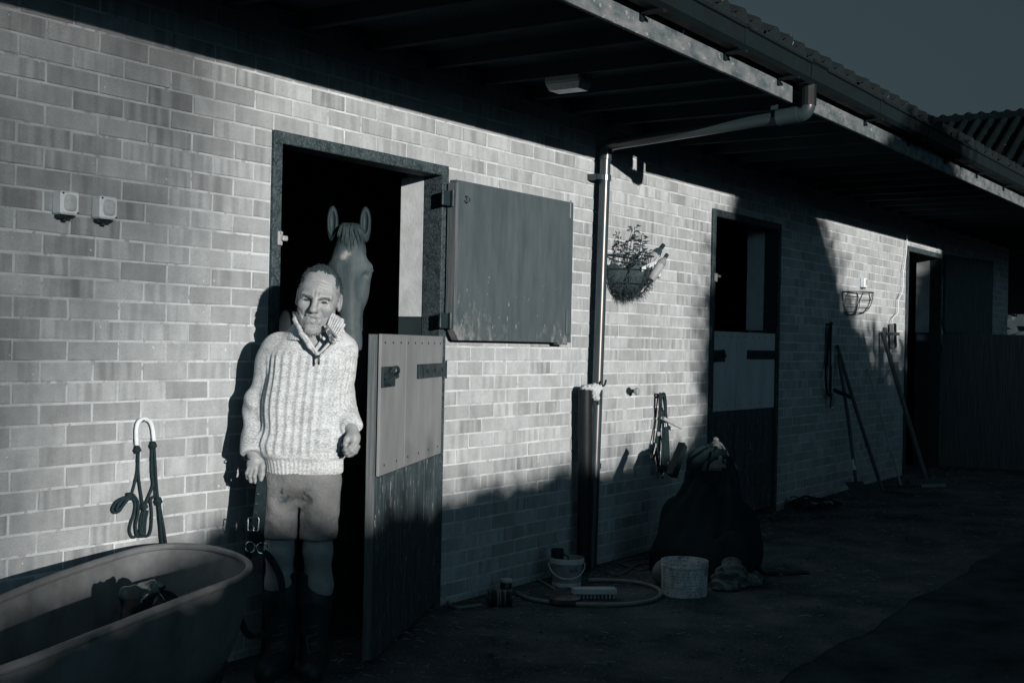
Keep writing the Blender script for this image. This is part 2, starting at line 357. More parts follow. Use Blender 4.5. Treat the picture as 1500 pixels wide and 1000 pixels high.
# ------------------------------------------------------------------ stable building: wall, bricks, doors, roof
X0, X1, WT = -3.2, 14.6, .25
DOORS = [dict(x0=1.227, x1=2.463, top=2.217), dict(x0=5.593, x1=6.860, top=2.318), dict(x0=10.19, x1=11.46, top=2.40)]
stable = thing('stable_building', (0, 0, 0), 'long brick stable block with half doors under a deep tiled overhang', 'stable')
def wall():
    mb = MB(); top = 2.74; ext = [(X0, None)]; x = X0
    for d in DOORS:
        mb.box(((x+d['x0'])/2, .0035+WT/2, (top-.2)/2), (d['x0']-x, WT, top+.2))
        mb.box(((d['x0']+d['x1'])/2, .0035+WT/2, (top+d['top'])/2), (d['x1']-d['x0'], WT, top-d['top'])); x = d['x1']
    mb.box(((x+X1)/2, .0035+WT/2, (top-.2)/2), (X1-x, WT, top+.2))
    w = mb.build('brick_wall', MT['mortar'], stable)
    # one bevelled brick face in several slightly different meshes, shared
    def bmesh_(L, seed):
        r = random.Random(seed); H = .065; D = .03; j = lambda a: r.uniform(-a, a); b = .0022
        fr = [(sx*(L/2-b)+j(.0018), j(.0013), sz*(H/2-b)+j(.0012)) for sx, sz in ((-1, -1), (1, -1), (1, 1), (-1, 1))]
        md = [(-L/2+j(.002), b, -H/2+j(.002)), (L/2+j(.002), b, -H/2+j(.002)), (L/2+j(.002), b, H/2+j(.002)), (-L/2+j(.002), b, H/2+j(.002))]
        bk = [(-L/2, D, -H/2), (L/2, D, -H/2), (L/2, D, H/2), (-L/2, D, H/2)]
        V = fr+md+bk; F = [(0, 1, 2, 3)]
        for o in (0, 4): F += [(o+4+k, o+4+(k+1) % 4, o+(k+1) % 4, o+k) for k in range(4)]
        return V, F
    full = []
    for s in range(8):
        V, F = bmesh_(.215, s); me = bpy.data.meshes.new('brick'); me.from_pydata(V, [], F); me.materials.append(MT['brick']); full.append(me)
    items = []
    for row in range(-1, 37):
        z = (row-.5)*.075+.0375; off = 0 if row % 2 else .5
        zt = z+.0325
        ivs = []; x = X0
        for d in DOORS:
            if zt-.03 < d['top']: ivs.append((x, d['x0']-.004)); x = d['x1']+.004
        ivs.append((x, X1))
        if zt > 2.745: continue
        for a, b in ivs:
            k = math.floor(a/.225+off)-1
            while (k-off)*.225 < b:
                l_ = max((k-off)*.225+.005, a); r_ = min((k+1-off)*.225-.005, b); k += 1
                if r_-l_ > .03:
                    if zt < zg((l_+r_)/2)-.02: continue
                    items.append(((l_+r_)/2, z, r_-l_))
    def area(it):
        u, v, zz = prj((it[0], 0, it[1])); 
        if u < -20 or u > 1520 or v < -10 or it[1] > 2.47: return 0
        s = FPX/zz; return s*s*it[2]*.065*(.6 if v > 780 else 1)
    items.sort(key=area, reverse=True)
    rest = MB()
    for i, (x, z, L) in enumerate(items):
        dy = random.uniform(-.0012, .0012); ry = random.uniform(-.004, .004)
        if i < 298:
            me = full[i % 8] if abs(L-.215) < .002 else None
            if me is None:
                V, F = bmesh_(L, i); me = bpy.data.meshes.new('brick'); me.from_pydata(V, [], F); me.materials.append(MT['brick'])
            o = bpy.data.objects.new('brick', me); C.objects.link(o); o.parent = w; o.location = (x, dy, z); o.rotation_euler = (0, ry, 0)
        else:
            V, F = bmesh_(L, i); rest.add([(p[0]*math.cos(ry)+p[2]*math.sin(ry)+x, p[1]+dy, p[2]*math.cos(ry)-p[0]*math.sin(ry)+z) for p in V], F)
    rb = rest.build('brickwork', MT['brick'], w, auto=None); props(rb, kind='stuff')
wall()

def interior():
    mb = MB()
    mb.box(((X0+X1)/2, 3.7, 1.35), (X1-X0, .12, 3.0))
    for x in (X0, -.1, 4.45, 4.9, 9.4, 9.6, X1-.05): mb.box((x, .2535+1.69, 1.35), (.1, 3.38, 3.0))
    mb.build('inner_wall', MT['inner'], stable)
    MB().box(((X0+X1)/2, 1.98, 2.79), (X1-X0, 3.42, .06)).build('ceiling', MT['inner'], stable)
interior()

def door_frame(d):
    x0, x1, t = d['x0'], d['x1'], d['top']; w = .052; zb = zg(x0)
    fr = MB()
    fr.box((x0+w/2, .045, (t+zb-.05)/2), (w, .12, t-zb+.05), bev=.004); fr.box((x1-w/2, .045, (t+zb-.05)/2), (w, .12, t-zb+.05), bev=.004)
    fr.box(((x0+x1)/2, .0455, t-w/2), (x1-x0-2*w, .118, w), bev=.004)
    o = fr.build('door_frame', MT['frame'], stable)
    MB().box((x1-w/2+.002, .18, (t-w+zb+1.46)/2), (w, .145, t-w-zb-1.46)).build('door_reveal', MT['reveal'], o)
    MB().box((x1-w/2+.002, .18, (zb+1.455)/2), (w, .145, 1.455-zb)).build('lower_reveal', MT['inner'], o)  # lower part of the reveal, darker than the upper part
    return o
frames = [door_frame(d) for d in DOORS]
# keep on the left post of the first doorway and a hook on the second
kb = MB().box((1.262, -.022, 1.76), (.026, .012, .060), bev=.003).box((1.275, -.034, 1.76), (.03, .022, .022), bev=.004).cyl((1.262, -.03, 1.782), (1.262, -.034, 1.782), .006, n=8); kb.build('latch_keep', MT['grey_pl'], frames[0])
MB().box((5.62, -.026, 1.83), (.03, .02, .06), bev=.004).cyl((5.63, -.04, 1.84), (5.66, -.04, 1.84), .01).build('latch_keep', MT['grey_pl'], frames[1])

def lower_door(hx, hy, zb, zt, L, ang, panel_z, label=None, sheet='sheet'):
    """half door hinged at its right edge; ang = swing from closed, towards the yard"""
    root = MB(); ca, sa = math.cos(ang), math.sin(ang); ex = np.array([-ca, -sa, 0]); nr = np.array([sa, -ca, 0]) ; rot = RZ(ang)
    P = lambda a, t, z: np.array([hx, hy, 0])+ex*a+nr*t+np.array([0, 0, z])      # a along the leaf, t out from its outer face
    core = MB().box(P(L/2, -.026, (zb+zt)/2), (L, .036, zt-zb-.004), rot)
    leaf = core.build('stable_door', MT['endgrain'], stable)
    if label: leaf['label'] = label
    n = 11; bw_ = L/n
    for i in range(n):
        MB().box(P((i+.5)*bw_, -.0045+random.uniform(-.0012, .0012), (zb+panel_z)/2), (bw_-.006, .014, panel_z-zb-.01), rot, bev=.003).build('plank', MT['board'], leaf)
    MB().box(P(L/2, .004, (panel_z+zt)/2), (L-.004, .012, zt-panel_z), rot, bev=.0015).build('facing_sheet', MT[sheet], leaf)
    MB().box(P(L*.64, .0112, (panel_z+zt)/2), (.004, .003, zt-panel_z-.03), rot).build('cover_strip', MT[sheet], leaf)
    for i in range(9): MB().cyl(P(.06+i*(L-.12)/8, .009, zt-.035), P(.06+i*(L-.12)/8, .0125, zt-.035), .005, n=8).build('nail', MT['iron'], leaf)
    for i in range(6): MB().cyl(P(.08+i*(L-.16)/5, .009, panel_z+.04), P(.08+i*(L-.16)/5, .0125, panel_z+.04), .005, n=8).build('nail', MT['iron'], leaf)
    hz = zt-.165
    hg = MB().box(P(.26, .017, hz), (.58, .012, .066), rot, bev=.003).cyl(P(-.035, .012, hz-.045), P(-.035, .012, hz+.045), .014)
    hg.box(P(-.045, .006, hz), (.06, .012, .085), rot)
    for a in (.06, .22, .38): hg.cyl(P(a, .02, hz), P(a, .028, hz), .009, n=8)
    hg.box(P(.46, .0235, hz), (.012, .006, .064), rot)
    hg.build('strap_hinge', MT['iron'], leaf)
    bo = MB().box(P(L-.105, .015, hz-.012), (.2, .01, .085), rot, bev=.003).cyl(P(L-.18, .032, hz-.01), P(L-.01, .032, hz-.01), .011).tube(spline([P(L-.12, .034, hz-.01), P(L-.1, .06, hz+.012), P(L-.08, .055, hz+.03), P(L-.07, .035, hz+.01)], 4), .007, 6)
    bo.cyl(P(L-.05, .02, hz-.03), P(L-.05, .045, hz-.03), .02)
    bo.build('bolt', MT['iron'], leaf)
    return leaf
lower_door(2.412, -.022, .03, 1.362, 1.18, R(24.6), .78, 'half-open lower stable door with grey facing above peeling boards')
lower_door(6.806, .012, .09, 1.452, 1.158, 0, .875, 'closed lower stable door with pale facing above dark boards', 'pale_sheet')
lower_door(11.46, -.03, .10, 1.535, 1.20, R(98), .98, 'dark lower door swung out across the far end')

def upper_door(x0, x1, z0, z1, y=-.085, ang=0, hinge=(1.31, .39)):
    mb = MB(); L = x1-x0; T = .042; ca, sa = math.cos(ang), math.sin(ang); rot = RZ(-ang)
    P = lambda a, t, z: np.array([x0+a*ca+t*sa, y-a*sa+t*ca, z])
    c = .05; prof = [(0, z0+c), (c*.8, z0), (L, z0), (L, z1), (0, z1)]
    V = [P(a, t, z) for t in (0, T) for a, z in prof]; n = len(prof)
    mb.add(V, [tuple(range(n)), tuple(range(n, 2*n))[::-1]]+[(i, i+n, (i+1) % n+n, (i+1) % n) for i in range(n)])
    return mb, P, rot
def upper_mat():
    m, n, l, b = newmat('scuffed_door_paint'); v = vecof(n, l, 'world', (3, 3, .6)); a = noise(n, l, v, 6, 5, .6)
    val = mapr(n, l, a, .3, .7, .052, .078)
    g = n.new('ShaderNodeNewGeometry'); s = n.new('ShaderNodeSeparateXYZ'); l.new(g.outputs['Position'], s.inputs[0])
    low = math_(n, l, 'MULTIPLY', mapr(n, l, s.outputs[2], 1.34, 1.62, .19, -.02), mapr(n, l, noise(n, l, vecof(n, l, 'world'), 3.5, 2, .5), .35, .65, .35, 1.1)); left = mapr(n, l, s.outputs[0], 2.52, 2.72, .10, 0)
    left = math_(n, l, 'MULTIPLY', left, mapr(n, l, s.outputs[2], 1.4, 1.9, 1, .1))
    sc = math_(n, l, 'ADD', math_(n, l, 'ADD', noise(n, l, vecof(n, l, 'world', (1, 1, .45)), 20, 7, .75), low), left)
    val = mixf(n, l, mapr(n, l, sc, .66, .80, 0, .8), val, .20)
    st = noise(n, l, vecof(n, l, 'world', (1, 1, .35)), 60, 3, .5); val = mixf(n, l, mapr(n, l, math_(n, l, 'MULTIPLY', st, mapr(n, l, s.outputs[2], 1.95, 1.55, .85, 1.0)), .705, .73, 0, .8), val, .32)
    gray(n, l, val, b.inputs['Base Color']); b.inputs['Roughness'].default_value = .6; addbump(n, l, b, noise(n, l, v, 40, 4, .6), .15, .004); return m
MT['upper'] = upper_mat()
mb, P, rot = upper_door(2.445, 3.575, 1.345, 2.145, -.075)
ud = mb.build('upper_door', MT['upper'], stable); ud['label'] = 'grey upper door folded back flat on the sunlit brick'
MB().box(P(.0, .02, 1.78), (.02, .052, .70), rot).build('edge_batten', MT['endgrain'], ud)
for z in (2.05, 1.44):
    h = MB().box(P(-.045, .03, z), (.07, .014, .075), rot, bev=.003).cyl(P(-.012, .012, z-.04), P(-.012, .012, z+.04), .012); h.build('door_hinge', MT['iron'], ud)
MB().tube(spline([P(.075, -.002, 2.07), P(.075, -.02, 2.065), P(.085, -.024, 2.05), P(.072, -.02, 2.04), P(.062, -.012, 2.05)], 4), .0035, 6).build('cabin_hook', MT['iron'], ud)
MB().box(P(1.09, -.004, 2.10), (.006, .005, .09), rot).cyl(P(1.09, -.003, 2.148), P(1.09, -.012, 2.148), .007, n=8).build('hook_plate', MT['grey_pl'], ud)
MB().box(P(1.09, -.005, 1.46), (.045, .008, .14), rot, bev=.002).box(P(1.05, .02, 1.338), (.10, .03, .012), rot).build('bolt_plate', MT['upper'], ud)
mb, P, rot = upper_door(11.53, 12.72, 1.55, 2.40, -.03, R(11))
ud3 = mb.build('upper_door', MT['wood'], stable); ud3['label'] = 'dark upper door standing off the shaded far wall'
MB().box(P(-.05, .03, 2.2), (.08, .014, .08), rot).box(P(-.05, .03, 1.66), (.08, .014, .08), rot).build('door_hinge', MT['iron'], ud3)

# roof edge: soffit, joists, fascia, gutter, tiles
FY, EX0, EX1 = -1.27, -3.4, 14.9
def eaves():
    sf = MB().box(((EX0+EX1)/2, (FY+.03)/2, 2.76), (EX1-EX0, -FY-.03+.0, .02)).build('soffit', MT['soffit'], stable)
    x = EX0+.3; jm = None
    while x < EX1:
        if jm is None:
            jm = MB().box((0, (FY+.045)/2, 2.713), (.047, -FY-.05, .074)).build('joist', MT['soffit'], sf); jm.location.x = x
        else: copy_to(jm, (x, 0, 0), sf)
        x += .45
    seams = [EX0, -1.9, .55, 2.95, 3.83, 4.0, 6.6, 9.0, 11.4, EX1]
    for a, b in zip(seams[:-1], seams[1:]):
        if a == 3.83:
            continue
        fb = MB().box(((a+b)/2, FY, 2.735+random.uniform(-.003, .003)), (b-a-.004, .022, .165), bev=.002).build('fascia_board', MT['fascia'], stable)
        for i in range(int((b-a)/.36)):
            xx = a+.15+i*.36
            if xx > 1 and xx < 10: MB().cyl((xx, FY-.010, 2.765+random.uniform(-.03, .02)), (xx, FY-.017, 2.765), .0055, n=6).build('nail', MT['steel'], fb)
    # gutter: square-ish trough
    prof = [(-1.292, 2.86), (-1.292, 2.775), (-1.312, 2.755), (-1.368, 2.755), (-1.390, 2.775), (-1.393, 2.845), (-1.405, 2.85), (-1.405, 2.862), (-1.387, 2.862), (-1.384, 2.78), (-1.366, 2.763), (-1.314, 2.763), (-1.299, 2.78), (-1.299, 2.86)]
    def trough(a, b, grow=0):
        cy, cz = -1.348, 2.81; pr = [(cy+(y-cy)*(1+grow), cz+(z-cz)*(1+grow)) for y, z in prof]; n = len(pr)
        m = MB(); m.add([(x, y, z) for x in (a, b) for y, z in pr], [(i, (i+1) % n, (i+1) % n+n, i+n) for i in range(n)]+[tuple(range(n))[::-1], tuple(range(n, 2*n))]); return m
    gt = trough(EX0, EX1).build('gutter', MT['gutter'], stable)
    for x in (-2, -.2, 1.6, 2.95, 4.98, 6.0, 7.2, 9.2, 11.2, 13.2): trough(x-.02, x+.02, .09).build('gutter_joint', MT['gutter'], gt)
    for x in (2.1, 2.95, 3.62, 5.0, 5.9, 6.8, 7.7, 8.6, 9.5, 10.4):
        MB().box((x, -1.335, 2.742), (.03, .12, .012)).box((x, -1.285, 2.735), (.03, .012, .05)).build('gutter_bracket', MT['gutter'], gt)
    ol = trough(3.80, 4.02, .14); ol.lathe([(.045, -.11), (.045, 0)], (3.895, -1.342, 2.755), 16).build('gutter_outlet', MT['gutter'], gt)
eaves()
def rtile():
    # one roll of a dark interlocking tile: 200 mm wide, 380 mm long, running up +y
    n = 8; V = []; Lg = .40
    prof = []
    for i in range(n+1):
        t = i/n; x = -.1+.2*t; prof.append((x, .042*max(0, math.sin(math.pi*min(max((t-.18)/.64, 0), 1)))**.8))
    for y, dz in ((0, 0), (Lg, 0)):
        for x, z in prof: V.append((x, y, z+dz))
    for x, z in prof: V.append((x, 0, -.018))
    m = n+1; F = [(i, i+1, m+i+1, m+i) for i in range(n)]+[(2*m, 2*m+n, n, 0)]+[tuple(range(n+1))[::-1]]
    return V, F
TILT = R(21)
def roofs():
    V, F = rtile(); me = bpy.data.meshes.new('roof_tile'); me.from_pydata(V, [], F); me.materials.append(MT['tile'])
    me.polygons.foreach_set('use_smooth', np.ones(len(F), bool)); me.set_sharp_from_angle(angle=R(50))
    ey, ez = -1.375, 2.885; up = np.array([0, math.cos(TILT), math.sin(TILT)]); nrm = np.array([0, -math.sin(TILT), math.cos(TILT)])
    deck = MB(); a = np.array([0, ey+.06, ez-.02]); b = a+up*5.6
    deck.add([(EX0, *a[1:]), (EX1, *a[1:]), (EX1, *b[1:]), (EX0, *b[1:]), (EX0, a[1], a[2]-.04), (EX1, a[1], a[2]-.04), (EX1, b[1], b[2]-.04), (EX0, b[1], b[2]-.04)],
             [(0, 1, 2, 3), (7, 6, 5, 4), (0, 4, 5, 1), (2, 6, 7, 3), (0, 3, 7, 4), (1, 5, 6, 2)])
    c2 = b+np.array([0, 3.2, -1.6]); k = MB(); 
    rf = deck.build('roof', MT['soffit'], stable)
    k.add([(EX0, *b[1:]), (EX1, *b[1:]), (EX1, *c2[1:]), (EX0, *c2[1:])], [(0, 1, 2, 3)]).build('rear_slope', MT['tile'], rf)
    rest = MB(); cnt = 0
    for row in range(16):
        for i in range(int((EX1-EX0)/.2)):
            x = EX0+.1+i*.2; p = np.array([x, ey, ez])+up*(row*.345)+nrm*(.012+random.uniform(-.003, .003))
            if row == 0 and x > -3.2 and cnt < 150:
                o = bpy.data.objects.new('roof_tile', me); C.objects.link(o); o.parent = rf; o.location = p+up*random.uniform(-.012, .012); o.rotation_euler = (TILT+.035, 0, random.uniform(-.01, .01)); cnt += 1
            elif row > 0:
                t = TILT+.035
                rest.add([(v[0]+p[0], v[1]*math.cos(t)-v[2]*math.sin(t)+p[1], v[1]*math.sin(t)+v[2]*math.cos(t)+p[2]) for v in V], F)
    o = rest.build('roof_tiling', MT['tile'], rf, smooth=True, auto=50); props(o, kind='stuff')
    # the wing that turns the corner at the far end
    wing = thing('stable_wing', (16.6, 0, 0), 'tiled roof of the open wing turning the far corner', 'barn')
    ux, uz = 14.75, 3.05; rx, rz_ = 18.2, 4.99; Lr = math.hypot(rx-ux, rz_-uz); s = math.atan2(rz_-uz, rx-ux)
    d = MB(); d.add([(ux, -6, uz), (ux, 7, uz), (rx, 7, rz_), (rx, -6, rz_), (rx+3.6, -6, uz), (rx+3.6, 7, uz)], [(0, 3, 2, 1), (3, 4, 5, 2), (0, 1, 5, 4), (0, 4, 3), (1, 2, 5)])
    wr = d.build('wing_roof', MT['soffit'], wing)
    rot = Matrix.Rotation(-math.pi/2, 4, 'Z') @ Matrix.Rotation(s+.035, 4, 'X'); r3 = np.array(rot.to_3x3()); rest = MB(); n1 = 0
    me2 = me.copy(); me2.materials.clear(); me2.materials.append(MT['wing_tile'])
    eul = rot.to_euler(); inv = MATX[wr].inverted()
    for row in range(int(Lr/.345)+1):
        for i in range(64):
            y = -5.9+i*.2; q = np.array([ux-.04+math.cos(s)*row*.345, y, uz+.03+math.sin(s)*row*.345+random.uniform(-.004, .004)])
            u, v, zz = prj(q)
            if u > 1360 and u < 1530 and v < 300 and n1 < 290:
                o = bpy.data.objects.new('roof_tile', me2); C.objects.link(o); o.parent = wr; o.location = inv @ Vector(q); o.rotation_euler = eul; n1 += 1
            else: rest.add(np.array(V)@r3.T+q, F)
    o = rest.build('wing_tiling', MT['wing_tile'], wr, smooth=True, auto=50); props(o, kind='stuff')
    rd = MB()
    for i in range(30): rd.tube([(rx, -5.9+i*.42, rz_+.02), (rx, -5.9+i*.42+.43, rz_+.02)], [.12, .11], 8)
    rd.build('ridge_tiles', MT['wing_tile'], wr, smooth=True)
    for y in (-5.8, -2.2, 2.6, 6.8):
        MB().box((ux+.12, y, 1.6), (.12, .12, 3.2), bev=.006).build('post', MT['wood'], wing); MB().box((rx+3.4, y, 1.6), (.12, .12, 3.2), bev=.006).build('post', MT['wood'], wing)
    MB().box((ux+.12, .5, 2.98), (.1, 13, .16)).build('eaves_beam', MT['wood'], wing)
    MB().box((rx+3.4, .5, 2.55), (.1, 13, 1.0)).build('gable_beam', MT['wood'], wing)
roofs()

# downpipe with its long offset, the short stub pipe beside it, foam
def downpipe():
    top = np.array([3.940, -.072, 2.5]); bot = np.array([3.866, -.072, .02]); r = .0315
    dp = MB().tube([bot, bot*.5+top*.5, top], r, 20).build('downpipe', MT['pvc'], stable, smooth=True)
    E = np.array([3.895, -1.342, 2.640])
    el = spline([E+np.array([0, 0, .07]), E+np.array([0, 0, .005]), E+np.array([0, .02, -.03]), E+np.array([0, .075, -.04]), E+np.array([0, .14, -.045])], 5)
    MB().tube(el, .041, 20).build('pipe_elbow', MT['pvc'], dp, smooth=True)
    MB().tube([E+np.array([0, .05, -.036]), E+np.array([0, .17, -.048])], .0445, 20).build('pipe_socket', MT['pvc'], dp, smooth=True)
    MB().tube([E+np.array([0, .12, -.043]), np.array([3.945, -.13, 2.53])], .034, 20).build('pipe_offset', MT['pvc'], dp, smooth=True)
    MB().tube(spline([(3.945, -.16, 2.535), (3.944, -.1, 2.525), (3.941, -.075, 2.49), (3.938, -.072, 2.44)], 5), .037, 20).build('pipe_elbow', MT['pvc'], dp, smooth=True)
    for z in (2.33,):
        x = 3.935; MB().lathe([(.033, -.017), (.038, -.017), (.038, .017), (.033, .017)], (x, -.072, z), 20, cap=False).box((x-.055, -.075, z), (.05, .02, .03)).box((x-.07, -.03, z), (.03, .06, .034)).build('pipe_clip', MT['pvc'], dp)
    for z in (.62,): MB().lathe([(.033, -.016), (.038, -.016), (.038, .016), (.033, .016)], (3.884, -.072, z), 20, cap=False).box((3.884, -.03, z), (.09, .05, .03)).build('pipe_clip', MT['pvc'], dp)
downpipe()
sp = thing('standpipe', (3.735, -.09, 0), 'short dark lagging pipe with a pale foam blob beside the tall downpipe', 'standpipe')
MB().tube([(3.738, -.09, 0), (3.74, -.09, .53), (3.722, -.09, 1.075)], .040, 24).build('lagging_pipe', MT['gutter'], sp, smooth=True)
fv = lambda P: smin(smin(smin(d_ell(P, (3.735, -.10, 1.085), (.045, .04, .018)), d_ell(P, (3.782, -.12, 1.068), (.03, .028, .042)), .02), d_ell(P, (3.812, -.13, 1.085), (.035, .02, .018)), .015), d_ell(P, (3.785, -.13, 1.03), (.02, .018, .02)), .02)+wob(P, 160, .004, 3)
V, F = sdf_mesh(fv, (3.65, -.2, .98), (3.88, -.03, 1.14), .004); link_mesh('foam_lump', V, F, MT['foam'], sp, True)
MB().tube(spline([(3.82, -.13, 1.09), (3.84, -.15, 1.10), (3.86, -.15, 1.13)], 4), .006, 6).cyl((3.812, -.13, 1.05), (3.812, -.13, .985), .012).build('tap_valve', MT['iron'], sp)

# ------------------------------------------------------------------ hedge and trees across the yard, plus one added far tree (they throw the shade on the wall)
def leaves(pts, size, seed, up=.3):
    r = np.random.default_rng(seed); N = len(pts); a = r.normal(size=(N, 3)); a /= np.linalg.norm(a, axis=1)[:, None]; b = np.cross(a, r.normal(size=(N, 3))); b /= np.linalg.norm(b, axis=1)[:, None]
    s = (size*r.uniform(.6, 1.4, N))[:, None]
    V = np.stack([pts-a*s, pts+b*s*.45, pts+a*s, pts-b*s*.45], 1).reshape(-1, 3); F = np.arange(4*N).reshape(-1, 4); return V, F
HY = -12.0
def hedge():
    h = thing('hedge', (-2, HY, 0), 'long clipped hedge along the far side of the yard', 'hedge')
    r = np.random.default_rng(3); xs = np.arange(-12, 12, .05); P = []
    prof = lambda x: 1.90+np.interp(x+TX*12, [-1, .5, .8, 1.2, 2.5, 3.2, 3.7, 4.6, 5.5, 7, 14], [.395, .405, .48, .56, .55, .57, .59, .61, .70, 1.0, 1.1])+.02*np.sin(x*2.3)+.02*np.sin(x*7.1+1)+.02*np.sin(x*17)
    core = MB(); px = np.linspace(-12, 12, 241)
    for a, b in zip(px[:-1], px[1:]): 
        t = prof((a+b)/2)-.07; core.box(((a+b)/2, HY, t/2), (b-a-.002, .8, t))
    core.build('hedge_core', MT['leaf'], h)
    N = 26000; x = r.uniform(-12, 12, N); y = HY+r.uniform(-.5, .5, N); z = prof(x)*r.uniform(.02, 1, N)**.45-.02+r.uniform(-.04, .05, N)
    pts = np.stack([x, y, z], 1)
    sh = []
    for xx in np.arange(-12, 12, .085):
        hh = abs(r.normal(0, .085))+.02; k = int(6+hh*40); x0 = xx+r.uniform(-.04, .04); y0 = HY+r.uniform(-.3, .3)
        for _ in range(k):
            t = r.uniform(0, 1); sh.append((x0+r.normal(0, .02)*(1.2-t), y0+r.normal(0, .03), prof(x0)-.05+hh*t*1.6))
    V, F = leaves(np.concatenate([pts, np.array(sh)]), .032, 5); o = link_mesh('foliage', V, F, MT['leaf'], h); props(o, kind='stuff')
hedge()
def tree(name, label, blobs, trunk, n, size, seed, core=.92):
    t = thing(name, (trunk[0], trunk[1], 0), label, 'tree'); r = np.random.default_rng(seed)
    tm = MB(); tm.tube([(trunk[0], trunk[1], -.05), (trunk[0]+.05, trunk[1], trunk[2]*.5), (trunk[0]-.03, trunk[1], trunk[2])], [trunk[3], trunk[3]*.8, trunk[3]*.45], 10)
    P = []; tot = sum(b[1][0]*b[1][2] for b in blobs)
    for c, rad in blobs:
        tm.tube([(trunk[0], trunk[1], trunk[2]*.55), tuple(np.array(c)*.6+np.array([trunk[0], trunk[1], trunk[2]*.6])*.4), c], [trunk[3]*.5, trunk[3]*.3, .02], 6)
        k = int(n*rad[0]*rad[2]/tot); d = r.normal(size=(k, 3)); d /= np.linalg.norm(d, axis=1)[:, None]
        P.append(np.array(c)+d*np.array(rad)*(r.uniform(0, 1, k)**(1/2.2)*1.04)[:, None]+r.normal(0, .04, (k, 3)))
    tm.build('trunk', MT['bark'], t, smooth=True)
    if core:
        cm = MB()
        for c, rad in blobs:
            V = []; F = []; a, b = 18, 10
            for i in range(b+1):
                for j in range(a):
                    th = math.pi*i/b; ph = 2*math.pi*j/a; k = core*(1+r.uniform(-.10, .09)); V.append((c[0]+rad[0]*k*math.sin(th)*math.cos(ph), c[1]+rad[1]*k*math.sin(th)*math.sin(ph), c[2]+rad[2]*k*math.cos(th)))
            F = [(i*a+j, i*a+(j+1) % a, (i+1)*a+(j+1) % a, (i+1)*a+j) for i in range(b) for j in range(a)]; cm.add(V, F)
        props(cm.build('inner_foliage', MT['leaf'], t, auto=None), kind='stuff')
    V, F = leaves(np.concatenate(P), size, seed); o = link_mesh('crown', V, F, MT['leaf'], t); props(o, kind='stuff')
S = lambda X, Z: (X-TX*12, HY, Z+.160*12)                # wall shadow point to the place of its caster above the hedge line
def crown(cx, cz, rx, rz): c = S(cx, cz); return ((c[0], c[1], c[2]), (rx, .9, rz))
tree('broad_tree', 'dense broad tree rising out of the hedge', [crown(7.0, 1.15, 1.60, 1.62), crown(6.45, .55, .92, 1.35), crown(8.2, .7, 1.0, 1.1)], (1.7, HY, 2.6, .16), 24000, .05, 11)
tree('ragged_tree', 'small ragged tree between two bigger trees', [crown(9.35, .6, .75, .95), crown(10.35, .55, .8, .95)], (4.3, HY, 2.3, .08), 5200, .07, 12, .6)
tree('tall_tree', 'tall tree at the end of the hedge', [crown(12.9, 1.3, 1.7, 2.6), crown(14.6, 1.4, 1.6, 2.4)], (8.1, HY, 3.0, .16), 18000, .06, 13)
S2 = lambda X, Z: (X-TX*60, -60.0, Z+.160*60)
def crown2(cx, cz, rx, rz): return (S2(cx, cz), (rx, 1.6, rz))
tree('added_shade_tree', 'unseen thinly leaved tree added beyond the hedge to dim the left wall', [crown2(-1.5, 2.7, 2.5, 2.4), crown2(-1.7, .4, 2.0, 1.5), crown2(-3.6, 1.6, 2.2, 2.6)], (-29.7, -60, 10.5, .22), 10500, .10, 31, 0)  # added out of view to thin the sunlight on the wall's left end
def far_hedge():
    h = thing('hedge', (60, 14, 0), 'distant dark hedge seen through the gap past the far door', 'hedge'); r = np.random.default_rng(9)
    N = 5200; t = r.uniform(-1, 1, N); x = 52+r.normal(0, .8, N); y = 8+t*20; z = r.uniform(0, 1, N)**.6*(4.1+.35*np.sin(t*31)+.25*np.sin(t*77))
    V, F = leaves(np.stack([x, y, z], 1), .22, 4); o = link_mesh('foliage', V, F, MT['leaf'], h); props(o, kind='stuff')
    c = MB()
    for i in range(40): c.box((52, -11.5+i, 1.75), (1.2, .995, 3.5+.3*math.sin(i*2.1)))
    c.build('hedge_core', MT['leaf'], h)
far_hedge()
# ------------------------------------------------------------------ the man
MAN = (1.057, -.365, 0.0); MROT = -(math.pi/2-(math.pi/2-YAW))                    # local x = to his left seen from the yard, local y = into the doorway
_ML = np.array((Matrix.Translation(MAN) @ Matrix.Rotation(MROT, 4, 'Z')).inverted())
def KP(px, py, y):                                        # a pixel of the photograph at depth y in the man's own frame
    o = _ML[:3, :3]@CAM+_ML[:3, 3]; d = _ML[:3, :3]@_ray(px, py); return o+d*((y-o[1])/d[1])
def skin_mat():
    m, n, l, b = newmat('weathered_skin'); v = vecof(n, l, 'obj'); a = noise(n, l, v, 28, 5, .6)
    val = mapr(n, l, a, .3, .7, .215, .295); f = noise(n, l, v, 160, 3, .6); val = math_(n, l, 'MULTIPLY', val, mapr(n, l, f, .3, .7, .88, 1.1))
    gray(n, l, val, b.inputs['Base Color']); b.inputs['Roughness'].default_value = .5; b.inputs['Specular IOR Level'].default_value = .35
    b.inputs['Subsurface Weight'].default_value = .08; b.inputs['Subsurface Radius'].default_value = (.006, .004, .003)
    wr = noise(n, l, vecof(n, l, 'obj', (1, 1, 5)), 34, 4, .6)
    addbump(n, l, b, math_(n, l, 'ADD', f, math_(n, l, 'MULTIPLY', wr, 1.2)), .35, .0025); return m
MT['skin'] = skin_mat()
